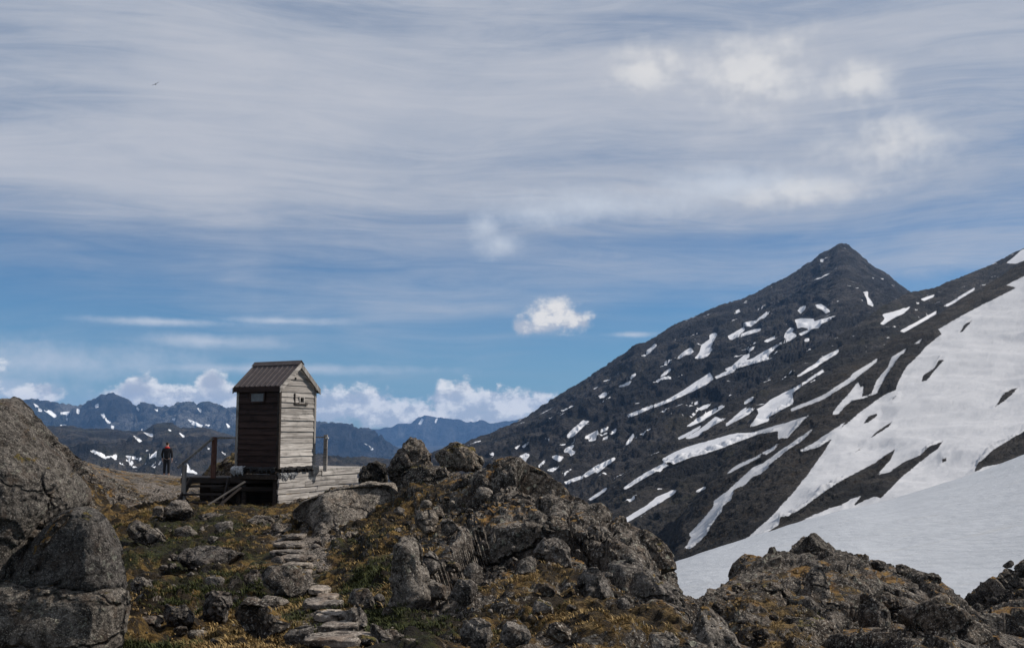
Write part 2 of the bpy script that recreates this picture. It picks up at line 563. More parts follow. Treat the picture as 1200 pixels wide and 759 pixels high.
M_GROUND = ground_material()
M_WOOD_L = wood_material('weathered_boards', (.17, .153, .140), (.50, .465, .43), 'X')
M_WOOD_S = wood_material('shaded_boards', (.018, .010, .009), (.055, .032, .026), 'Y')  # hut's shaded side: its shade is painted in as a much darker board colour
M_WOOD_V = wood_material('weathered_trim', (.12, .11, .10), (.32, .30, .28), 'Z')
M_WOOD_D = wood_material('dark_timber', (.020, .015, .012), (.062, .048, .040), 'X')
M_WOOD_R = wood_material('reddish_post', (.07, .03, .022), (.14, .075, .055), 'Z')
M_ROOF = plain('brown_roof_metal', (.062, .048, .046), (.095, .076, .072), 9, .7, .0, .1)
M_TARP = plain('torn_white_sheet', (.34, .34, .34), (.62, .61, .60), 30, .7, 0, .4)
M_FELT = plain('black_felt', (.012, .012, .013), (.035, .034, .034), 30, .8, 0, .6)
M_PANE = plain('milky_pane', (.10, .105, .11), (.17, .175, .18), 8, .4, 0, .05)
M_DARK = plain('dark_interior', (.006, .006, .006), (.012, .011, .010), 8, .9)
M_CLOTH = plain('black_cloth', (.008, .008, .010), (.020, .019, .022), 60, .85)
M_TROU = plain('dark_trousers', (.010, .011, .014), (.025, .026, .032), 60, .9)
M_RED = plain('red_cloth', (.38, .02, .02), (.52, .035, .03), 60, .8)
M_SKIN = plain('skin', (.42, .25, .18), (.50, .31, .23), 60, .55)
M_HAIR = plain('dark_hair', (.012, .009, .007), (.03, .022, .016), 60, .7)
M_BOOT = plain('brown_boots', (.02, .014, .010), (.045, .03, .022), 60, .7)
M_BIRD = plain('dark_feathers', (.02, .02, .022), (.06, .06, .062), 30, .8)


# ------------------------------------------------------------------ snow patches as seen on the slopes (traced outlines)
def tr(ox, oy, s, *polys):
    return [np.array([(ox + p[i] / s, oy + p[i + 1] / s) for i in range(0, len(p), 2)]) for p in polys]


SNOW = []
SNOW += tr(700, 380, 5.42,
  [190,575,230,560,330,520,420,490,510,445,600,385,660,345,715,310,735,345,690,380,620,415,540,450,430,500,330,535,240,575,200,588],
  [620,215,650,180,665,130,715,95,715,70,745,55,758,62,738,100,715,150,728,160,700,200,670,212],
  [505,215,560,170,590,150,610,170,590,188,560,190,520,215], [420,250,440,232,462,225,455,240,430,256],
  [400,330,430,305,465,280,468,288,440,312,408,332], [285,200,320,165,370,125,378,132,340,170,295,202],
  [190,340,215,325,240,312,242,322,215,338], [145,395,180,372,215,358,200,378,160,392], [10,455,45,432,68,436,40,462,15,465],
  [832,75,880,50,925,22,935,30,900,62,860,95,840,92], [890,75,960,45,1035,28,1030,40,950,65,905,80],
  [815,285,860,265,900,240,955,190,965,198,930,235,990,215,1060,175,1090,160,1084,205,1030,235,930,262,830,290],
  [750,335,800,310,870,285,868,298,800,325,755,343], [570,645,640,595,720,550,800,512,805,520,740,565,660,615,580,648],
  [630,548,680,515,722,503,700,525,640,552], [515,722,580,685,655,645,640,665,570,705,520,728],
  [565,720,640,675,700,630,750,590,785,600,815,598,760,625,700,662,660,680,640,705,590,722],
  [815,635,870,590,920,545,945,530,930,560,1000,535,960,570,880,610,820,642],
  [970,645,1010,590,1030,560,1015,540,1084,505,1090,610,1000,640], [930,500,960,475,990,462,985,478,940,505],
  [0,680,60,650,70,655,0,692], [85,690,120,665,110,690,90,695], [35,730,70,705,50,728], [600,496,650,490,640,506,605,507],
  [590,580,620,562,628,568,600,585])
SNOW += tr(700, 500, 5.06,
  [385,195,430,165,520,125,640,90,740,60,830,40,920,35,1012,10,1012,25,900,60,820,90,730,125,640,155,560,175,450,218,430,205,400,205],
  [160,365,220,315,300,265,390,220,420,230,340,265,250,318,170,368],
  [145,560,200,520,290,470,350,420,440,378,470,378,440,405,350,460,260,515,160,570],
  [520,715,560,655,545,630,600,580,690,470,690,440,760,390,850,310,930,235,1012,205,1012,245,950,285,930,280,880,340,810,370,790,430,740,470,735,500,690,560,640,640,590,690,550,720],
  [770,275,830,225,920,185,970,160,960,175,880,215,790,270], [980,150,1012,135,1012,155,985,160],
  [580,383,640,353,640,364,600,384],
  [0,398,50,362,50,372,0,410], [0,230,100,180,105,190,0,270], [165,105,215,40,218,60,185,102])
SNOW += tr(540, 420, 3.795,
  [470,345,500,315,545,275,568,280,545,300,530,315,500,345,480,352], [550,350,600,325,655,303,650,315,590,345,560,356],
  [570,362,600,350,600,360,580,367], [630,355,655,345,650,357], [665,330,690,312,685,328],
  [463,548,540,520,600,480,685,438,680,448,610,495,540,532,470,556], [570,625,610,598,648,576,640,588,580,628],
  [715,718,760,695,760,712,725,730], [725,575,760,552,760,562,730,580],
  [460,405,480,392,505,385,490,405,515,415,490,430,480,415,462,415], [407,437,425,430,455,437,440,455,415,445],
  [345,475,375,450,370,462,350,482], [385,495,435,478,410,502], [440,515,490,493,460,515],
  [262,432,290,422,305,428,285,458,275,440], [195,455,212,445,222,458,208,465], [130,422,148,416,145,430],
  [275,390,305,370,300,380,280,394], [240,398,262,384,250,400], [375,355,408,357,400,364],
  [615,165,655,150,630,172], [740,250,760,245,760,258], [730,380,755,362,735,384], [705,122,758,100,730,118])
SNOW += tr(860, 280, 5.06,
  [768,315,795,315,795,345,825,385,825,398,795,385,790,350], [487,392,515,388,545,405,568,430,545,438,520,415,495,410],
  [382,425,395,405,425,395,420,415,395,438],
  [365,480,400,472,470,475,475,490,440,500,530,475,600,455,560,480,520,500,500,525,460,530,440,550,400,570,390,562,445,540,440,525,400,520,380,530],
  [0,745,60,690,90,682,70,705,50,720,130,710,190,665,260,625,320,595,300,580,310,555,335,528,355,530,340,555,375,570,330,600,260,630,200,690,140,730,50,740,0,757],
  [183,605,250,572,255,582,200,610], [85,655,125,637,118,652,95,660], [55,500,130,485,200,430,215,432,160,470,100,518,65,510],
  [0,565,55,528,60,540,30,565,0,592], [20,580,90,550,158,535,150,545,80,565,30,583], [143,418,195,388,190,398,150,422],
  [415,605,430,588,455,588,440,605], [870,500,900,470,880,450,1012,412,1012,435,940,470,890,502],
  [465,757,520,705,620,655,610,680,540,720,490,757], [515,122,530,122,530,135,518,135], [12,428,30,420,30,432,15,436])
SNOW += tr(1000, 280, 5.06,
  [910,140,945,115,1000,68,1100,20,1100,110,1012,125,960,142], [400,358,480,332,470,345,420,365],
  [160,500,220,455,335,403,320,420,240,465,175,505], [280,546,490,430,490,442,300,552], [540,398,720,290,715,303,560,397],
  [65,757,140,712,120,735,90,757], [365,620,405,595,390,618],
  [205,757,230,700,310,650,300,670,240,720,230,757])
SNOW += tr(860, 400, 3.162,
  [0,530,40,500,90,465,165,410,230,365,290,325,260,360,200,400,150,440,100,490,60,500,40,530,0,548],
  [0,470,50,445,100,425,90,430,30,462,0,475], [110,412,165,378,150,400,120,418],
  [0,345,80,335,160,310,215,295,275,275,240,310,200,355,165,360,165,330,100,340,0,365],
  [60,312,100,265,95,250,140,215,230,170,330,105,335,110,270,150,215,190,220,230,120,280,80,303],
  [210,250,330,200,430,135,440,120,530,65,530,75,440,145,330,215,215,258], [235,128,290,90,385,30,388,38,310,90,240,130],
  [365,270,385,240,430,190,460,150,470,170,480,165,475,205,510,195,530,145,560,110,600,60,635,30,600,70,560,130,530,190,480,210,440,215,410,240,385,270],
  [240,405,290,380,350,340,410,300,380,350,300,395,245,408], [0,280,40,255,70,245,50,262,5,290])
BIG = [np.array([(1320,272),(1200,324),(1180,334),(1192,337),(1138,364),(1100,386),(1104,392),(1085,406),(1079,414),(1062,430),(1053,448),(1050,457),
                 (1038,462),(1020,474),(1005,486),(990,498),(978,510),(967,527),(952,549),(930,577),(907,602),(879,628),(840,655),(840,760),(1320,760)], float)]
ISL = tr(860, 400, 3.162,
  [100,720,165,680,170,650,200,645,260,610,300,580,380,525,460,480,520,450,560,420,600,395,580,440,530,495,570,485,640,440,690,420,720,390,775,368,760,395,700,440,620,505,545,580,520,575,440,610,470,572,440,580,400,605,350,620,260,660,180,695,120,718],
  [890,485,900,455,960,400,1075,330,1200,270,1200,400,1000,450,930,465],
  [693,150,700,125,740,100,760,68,785,65,770,80,735,120,715,145], [965,245,1000,190,1055,168,1040,190,990,230],
  [480,305,500,275,530,265,530,275,500,300], [502,358,540,325,590,292,575,315,520,352], [438,415,495,378,470,400],
  [770,430,790,430,790,442,772,450], [582,215,605,197,600,208,588,218], [940,487,980,470,960,487])
ISL += tr(1000, 280, 5.06, [632,555,660,505,708,478,690,505,650,552])
SNOW_FAR = tr(0, 430, 4,
  [160,172,180,185,200,195,190,198,168,185], [205,200,240,205,265,228,255,235,230,218], [170,203,195,200,195,208], [280,214,335,208,330,218,285,222],
  [360,195,372,200,370,220,362,215], [445,180,460,172,462,185,450,190], [475,220,488,218,495,235,485,238], [495,245,520,255,522,264,505,260],
  [520,275,535,275,532,297], [285,270,310,270,305,282], [605,230,620,232,612,242], [640,190,655,192,650,205], [660,282,670,285,668,300],
  [725,192,740,195,738,208], [800,238,820,240,815,250], [880,245,900,250,955,278,950,287,905,267], [925,190,942,200,940,212],
  [1060,262,1078,280,1072,286], [960,265,985,270,980,278], [310,240,325,245,315,252])
SNOW_NEAR = tr(0, 430, 4,
  [630,325,650,335,668,352,655,352], [675,305,715,315,715,325,690,318], [840,308,868,325,860,329],
  [410,380,440,390,490,410,545,420,540,432,500,428,450,410], [585,412,620,420,700,420,730,395,750,400,750,412,700,428,610,432],
  [560,450,600,443,632,448,590,460], [620,462,645,470,640,482], [805,425,850,450,845,456], [875,470,920,490,925,499,880,490],
  [735,435,755,438,745,455], [680,388,705,395,700,402], [850,493,865,505,852,506], [1075,420,1095,430,1090,436], [960,375,985,380,980,388],
  [545,393,560,398,555,405], [360,378,385,380,375,388], [880,448,895,450,885,460], [790,290,805,295,800,300], [700,455,730,460,725,470],
  [1040,395,1062,405,1058,410], [1000,470,1022,480,1018,486], [665,445,690,452,680,458], [760,455,775,460,768,466])


def sdf(px, py, polys, clip=6.0):
    """signed distance in pixels, + inside"""
    sh = px.shape
    x, y = px.ravel(), py.ravel()
    out = np.full(x.shape, -clip)
    for pl in polys:
        lo, hi = pl.min(0) - clip, pl.max(0) + clip
        m = np.nonzero((x > lo[0]) & (x < hi[0]) & (y > lo[1]) & (y < hi[1]))[0]
        if len(m) == 0:
            continue
        X, Y = x[m], y[m]
        d = np.full(len(m), 1e9)
        ins = np.zeros(len(m), bool)
        for k in range(len(pl)):
            a, b = pl[k], pl[(k + 1) % len(pl)]
            ab = b - a
            t_ = np.clip(((X - a[0]) * ab[0] + (Y - a[1]) * ab[1]) / (ab @ ab + 1e-9), 0, 1)
            d = np.minimum(d, np.hypot(X - a[0] - t_ * ab[0], Y - a[1] - t_ * ab[1]))
            if ab[1] != 0:
                c = ((a[1] > Y) != (b[1] > Y)) & (X < ab[0] * (Y - a[1]) / ab[1] + a[0])
                ins ^= c
        s = np.clip(np.where(ins, d, -d), -clip, clip)
        out[m] = np.maximum(out[m], s)
    return out.reshape(sh)


BASE_Z = -170.0


def smooth_line(a, r):
    """running mean along the last axis, ends kept"""
    k = np.hanning(2 * r + 3)
    k /= k.sum()
    return np.convolve(np.concatenate([2 * a[0] - a[r + 1:0:-1], a, 2 * a[-1] - a[-2:-r - 3:-1]]), k, 'valid')


def slope_sheet(name, lines, px0, px1, step, mat, relief, feat, axis, aniso, snow=None, holes=None, rocky=1.0, seed=0, label=None, ridge=True, wob=.7, crest=.25):
    """a hillside: surface through polylines (photo x, photo y, true depth) from its foot to its skyline, real relief added along the
    surface normal, the far side falling away behind the crest and the foot running down to the valley floor"""
    nx = int((px1 - px0) / step)
    pxs = np.linspace(px0, px1, nx)
    py = np.array([np.interp(pxs, [q[0] for q in L], [q[1] for q in L]) for L in lines])
    dd = np.array([np.interp(pxs, [q[0] for q in L], [math.log(q[2]) for q in L]) for L in lines])
    for i in range(len(lines)):
        dd[i] = smooth_line(dd[i], int(30 / step))
        py[i] = smooth_line(py[i], int(30 / step)) if i < len(lines) - 1 else smooth_line(py[i], 2)
    ny = int(np.abs(py[0] - py[-1]).max() / step)
    tt = np.linspace(0, len(lines) - 1, ny)
    k = np.minimum(tt.astype(int), len(lines) - 2)
    f = (tt - k)[:, None]
    PY = py[k] * (1 - f) + py[k + 1] * f
    YY = np.exp(dd[k] * (1 - f) + dd[k + 1] * f)
    PX = np.broadcast_to(pxs, PY.shape)
    pos = P(PX, PY, YY)
    du = np.gradient(pos, axis=1)
    dv = np.gradient(pos, axis=0)
    n = np.cross(du, dv)
    n /= np.linalg.norm(n, axis=-1, keepdims=True) + 1e-9
    n = np.where(n[..., 2:3] < 0, -n, n)
    ax = Vector(axis).normalized()
    u1 = ax.orthogonal().normalized()
    u2 = ax.cross(u1).normalized()
    q = np.stack([pos @ np.array(u1) / feat, pos @ np.array(u2) / feat, pos @ np.array(ax) / (feat * aniso)], -1)
    sn = np.full(PX.shape, -6.0)
    # wobble the traced outlines a little so that they do not look cut out
    wx = fbm(np.stack([PX / 9, PY / 9, PX * 0 + 3.3], -1), 3, 5) * wob
    wy = fbm(np.stack([PX / 9, PY / 9, PX * 0 + 8.3], -1), 3, 6) * wob
    if snow:
        sn = sdf(PX + wx, PY + wy, snow)
    if holes:
        sn = np.minimum(sn, -sdf(PX + wx, PY + wy, holes))
    a = fbm(q, 5, seed, .55, ridge)
    b = fbm(pos / feat * 1.7, 6, seed + 50, .6, True)
    c = fbm(pos / (feat * 4), 3, seed + 90)
    soft = np.clip((sn + 3.2) / 2.6, 0, 1)
    amp = relief * feat
    disp = c * amp * 1.0 + a * amp * .6 * (1 - .25 * soft - .35 * np.clip(sn / 6.0, 0, 1)) + b * amp * .5 * (1 - .96 * soft) * rocky
    disp += soft * amp * .02
    fade = np.clip((PY - PY[-1:]) / 22.0, .0, 1)
    disp = disp * (crest + (1 - crest) * fade) + fbm(pos / feat * 5.5, 4, seed + 130, .6, True) * amp * .19 * (1 - .95 * soft)
    pos = pos + n * disp[..., None]
    # snow lies where it is seen on the finished surface
    if snow:
        rel = pos - np.array([0, 0, EYE])
        dpt = rel[..., 1] * cp + rel[..., 2] * sp_
        QX = 600 + F * rel[..., 0] / dpt
        QY = 379.5 - F * (rel[..., 2] * cp - rel[..., 1] * sp_) / dpt
        sn = sdf(QX + wx, QY + wy, snow)
        if holes:
            sn = np.minimum(sn, -sdf(QX + wx, QY + wy, holes))
    # back of the ridge and foot
    top, bot = pos[-1], pos[0]
    rows = [pos]
    h = (pos[-1, :, 2] - BASE_Z)
    for s_, dz in ((.03, .05), (.12, .25), (.3, .7), (.45, 1.0)):
        r = top.copy()
        r[:, 1] += np.abs(h) * 2.5 * s_
        r[:, 0] += 0
        r[:, 2] = top[:, 2] - h * dz
        rows.append(r[None])
    ft = bot.copy()
    ft[:, 2] = BASE_Z - 1
    ft[:, 1] += (bot[:, 2] - BASE_Z) * 0.0
    V = np.concatenate([ft[None]] + rows, 0)
    S_ = np.concatenate([np.full((1, nx), -6.0), sn, np.full((4, nx), -6.0)], 0)
    me = mesh_np(name, V, grid_faces(V.shape[0], nx))
    fattr(me, 'snow', S_)
    o = link(name, me, mat)
    tag(o, label, None, None, 'structure')
    return o


M_PEAK = mountain_material('peak_rock', (.011, .010, .011), (.034, .031, .030), (.022, .019, .011), 26, (-.8, -.25, -.42), 4, speck=.35, shift=.5, fleck=1.0)
M_MID = mountain_material('hillside_scree', (.012, .011, .010), (.036, .032, .029), (.020, .018, .009), 11, (-.8, -.3, -.45), 5, speck=.4, shift=.45, fleck=1.0)
M_NEARS = mountain_material('snow_slope', (.007, .006, .005), (.030, .026, .023), (.018, .012, .006), 4, (-.75, -.35, -.5), 2, (.455, .455, .47), speck=.7, shift=.2, edge=2.2)
M_FAR = mountain_material('far_range', (.012, .014, .017), (.095, .096, .098), (.020, .026,   .014), 190, (-.1, -.8, -.6), 2.5, (.8, .8, .8), speck=.15, edge=.4, shift=.4)  # light tone paints sunlit gully faces into the rock colour
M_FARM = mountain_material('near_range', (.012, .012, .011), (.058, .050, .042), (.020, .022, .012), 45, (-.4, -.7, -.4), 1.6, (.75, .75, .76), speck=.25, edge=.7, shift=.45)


def snow_material():
    m, t, b = material('snow_bank', .75)
    p = t.new('ShaderNodeNewGeometry').outputs['Position']
    sn = t.new('ShaderNodeAttribute', attribute_name='snow').outputs['Fac']
    n1 = t.noise(p, .18, 5, .6)
    cup = t.m('ADD', t.noise(t.v('MULTIPLY', p, (1, .45, 1)), 1.7, 5, .65), t.m('MULTIPLY', t.voro(t.v('MULTIPLY', p, (1, .6, 1)), 1.5, 'SMOOTH_F1'), .8))
    run = t.noise(t.v('MULTIPLY', p, (.12, .7, .7)), 1.0, 5, .65, .4)
    n3 = t.noise(p, 11, 4, .7)
    c = t.mixc(t.ramp(n1, .35, .7, 0, .6), (.405, .42, .445), (.34, .355, .38))
    c = t.mixc(t.ramp(n3, .62, .76, 0, .4), c, (.32, .31, .29))
    c = t.mixc(t.ramp(run, .55, .75, 0, .45), c, (.36, .345, .32))
    t.put(b.inputs['Base Color'], c)
    h = t.m('ADD', t.m('MULTIPLY', cup, .7), t.m('MULTIPLY', n3, .35))
    t.put(b.inputs['Normal'], t.bump(h, .6, .25))
    b.inputs['Subsurface Weight'].default_value = 0.0
    return m


M_SNOW = snow_material()

# --- far mountains
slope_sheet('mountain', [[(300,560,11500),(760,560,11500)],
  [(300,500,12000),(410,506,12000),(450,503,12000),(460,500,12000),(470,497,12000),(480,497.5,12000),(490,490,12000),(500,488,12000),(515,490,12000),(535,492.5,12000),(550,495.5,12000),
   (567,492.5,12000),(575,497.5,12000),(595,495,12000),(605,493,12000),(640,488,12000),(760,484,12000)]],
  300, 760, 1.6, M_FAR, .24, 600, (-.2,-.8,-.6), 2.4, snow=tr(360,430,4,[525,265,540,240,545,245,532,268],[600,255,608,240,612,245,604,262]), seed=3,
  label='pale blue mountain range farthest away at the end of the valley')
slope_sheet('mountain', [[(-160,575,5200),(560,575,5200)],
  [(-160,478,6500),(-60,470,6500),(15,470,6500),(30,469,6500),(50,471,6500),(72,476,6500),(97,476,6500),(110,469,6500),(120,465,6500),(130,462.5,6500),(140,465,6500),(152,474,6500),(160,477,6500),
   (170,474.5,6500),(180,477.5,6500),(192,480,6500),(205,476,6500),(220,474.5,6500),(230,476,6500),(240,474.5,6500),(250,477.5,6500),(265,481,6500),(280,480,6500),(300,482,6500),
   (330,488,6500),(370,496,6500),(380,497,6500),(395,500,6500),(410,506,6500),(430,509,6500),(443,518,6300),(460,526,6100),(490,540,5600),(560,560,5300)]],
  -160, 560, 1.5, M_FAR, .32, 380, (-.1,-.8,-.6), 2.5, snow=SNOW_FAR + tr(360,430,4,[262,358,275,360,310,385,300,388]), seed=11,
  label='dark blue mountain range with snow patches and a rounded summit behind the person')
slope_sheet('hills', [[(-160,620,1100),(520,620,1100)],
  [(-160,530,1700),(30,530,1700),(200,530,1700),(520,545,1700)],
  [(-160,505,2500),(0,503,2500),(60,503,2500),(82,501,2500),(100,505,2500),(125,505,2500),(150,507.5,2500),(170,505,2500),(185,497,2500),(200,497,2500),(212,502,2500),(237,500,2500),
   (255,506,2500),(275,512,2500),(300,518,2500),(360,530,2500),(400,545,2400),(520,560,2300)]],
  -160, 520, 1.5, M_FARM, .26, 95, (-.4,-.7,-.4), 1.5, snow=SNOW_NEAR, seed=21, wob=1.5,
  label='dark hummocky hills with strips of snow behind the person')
# --- the big mountain on the right, three steps of it
slope_sheet('mountain', [[(500,640,420),(1110,640,420)],
  [(500,570,800),(620,560,800),(700,530,850),(860,450,1000),(960,395,1150),(1110,350,1300)],
  [(500,535,1250),(545,522,1300),(575,510,1350),(600,497,1400),(620,486,1450),(640,473,1500),(665,458,1500),(700,436,1550),(735,413,1600),(745,404,1600),(760,400,1600),(780,388,1650),
   (800,378,1700),(825,367,1750),(850,357,1800),(870,351,1850),(885,345,1900),(900,337,1920),(915,330,1950),(930,322,1980),(945,311,2000),(955,305,2000),(962,298.5,2000),(975,292.5,2000),
   (982,287,2000),(990,286.5,2000),(997,291,2000),(1005,297.5,2000),(1012,304,2000),(1020,311,2000),(1030,317,2000),(1040,323,1980),(1050,331,1960),(1060,339,1950),(1068,344,1950),(1110,352,1950)]],
  500, 1110, 1.35, M_PEAK, .22, 62, (-.8,-.25,-.42), 3.5, snow=SNOW, seed=31,
  label='dark pointed mountain on the right with scattered snow patches')
slope_sheet('mountain', [[(640,720,260),(1290,720,260)],
  [(640,608,560),(700,577,590),(750,543,620),(800,507,660),(850,477,700),(900,446,760),(950,413,820),(1000,384,900),(1030,362,960),(1050,351,1000),(1065,344,1040),(1080,341,1080),(1095,339,1120),
   (1110,332,1150),(1130,323,1200),(1150,315,1240),(1170,307,1270),(1200,291,1300),(1290,255,1350)]],
  640, 1290, 1.35, M_MID, .22, 30, (-.8,-.3,-.45), 5, snow=SNOW, seed=41,
  label='scree covered shoulder of the right mountain streaked with long snow strips')
slope_sheet('mountain', [[(745,730,175),(840,700,185),(960,660,200),(1200,600,220),(1330,560,230)],
  [(745,690,300),(780,640,330),(800,602,350),(830,566,370),(850,542,385),(890,506,410),(920,479,430),(955,449,460),(985,430,480),(1010,420,495),(1030,411,510),(1050,396,530),(1100,368,580),(1150,338,640),
   (1200,307,700),(1330,225,800)]],
  745, 1330, 1.3, M_NEARS, .30, 9, (-.75,-.35,-.5), 2.6, snow=SNOW + BIG, holes=ISL, seed=51, rocky=.55,
  label='steep snow covered slope on the right broken by bands of dark rock')


def snow_bank():
    nx, ny = 260, 170
    pxs = np.linspace(690, 1480, nx)
    cy = np.interp(pxs, [690,740,787,830,870,915,960,1005,1050,1120,1160,1200,1480], [702,680,661,645,633,618,605,593,584,563,550,535,420])
    cY = np.interp(pxs, [690,787,1200,1480], [82,90,150,190])
    cy, cY = smooth_line(cy, 14), smooth_line(cY, 30)
    t_ = np.linspace(0, 1, ny)[:, None]
    by = 880.0
    PY = by + (cy - by) * (1 - (1 - t_) ** 1.25)
    # depth: the bank is an even slope, its crest rolling over
    YY = np.exp(np.log(17.0) + (np.log(cY) - np.log(17.0)) * t_ ** 1.7)
    PX = np.broadcast_to(pxs, PY.shape)
    pos = P(PX, PY, YY)
    pos[..., 2] += fbm(pos / np.array([9, 14, 9]), 4, 3) * .16 * np.clip(YY / 40, .3, 1.5)
    pos[..., 2] += fbm(pos / np.array([1.6, 2.6, 1.6]), 3, 9) * .03
    top = pos[-1]
    rows = [pos]
    for a, b in ((3, .4), (10, 2.5), (25, 9), (50, 25)):
        r = top.copy()
        r[:, 1] += a
        r[:, 2] -= b
        rows.append(r[None])
    V = np.concatenate(rows, 0)
    me = mesh_np('snowfield', V, grid_faces(V.shape[0], nx))
    o = link('snowfield', me, M_SNOW)
    tag(o, 'smooth grey white snowfield filling the hollow behind the rocks on the right', None, None, 'structure')


snow_bank()

# valley floor reaching the horizon
g = mesh_np('valley_floor', [(-9500, -600, BASE_Z), (9500, -600, BASE_Z), (9500, 14500, BASE_Z), (-9500, 14500, BASE_Z)], [(0, 1, 2, 3)], False)
fattr(g, 'snow', [-6] * 4)
tag(link('ground', g, M_FARM), 'dark valley floor far below the rocks', None, None, 'structure')

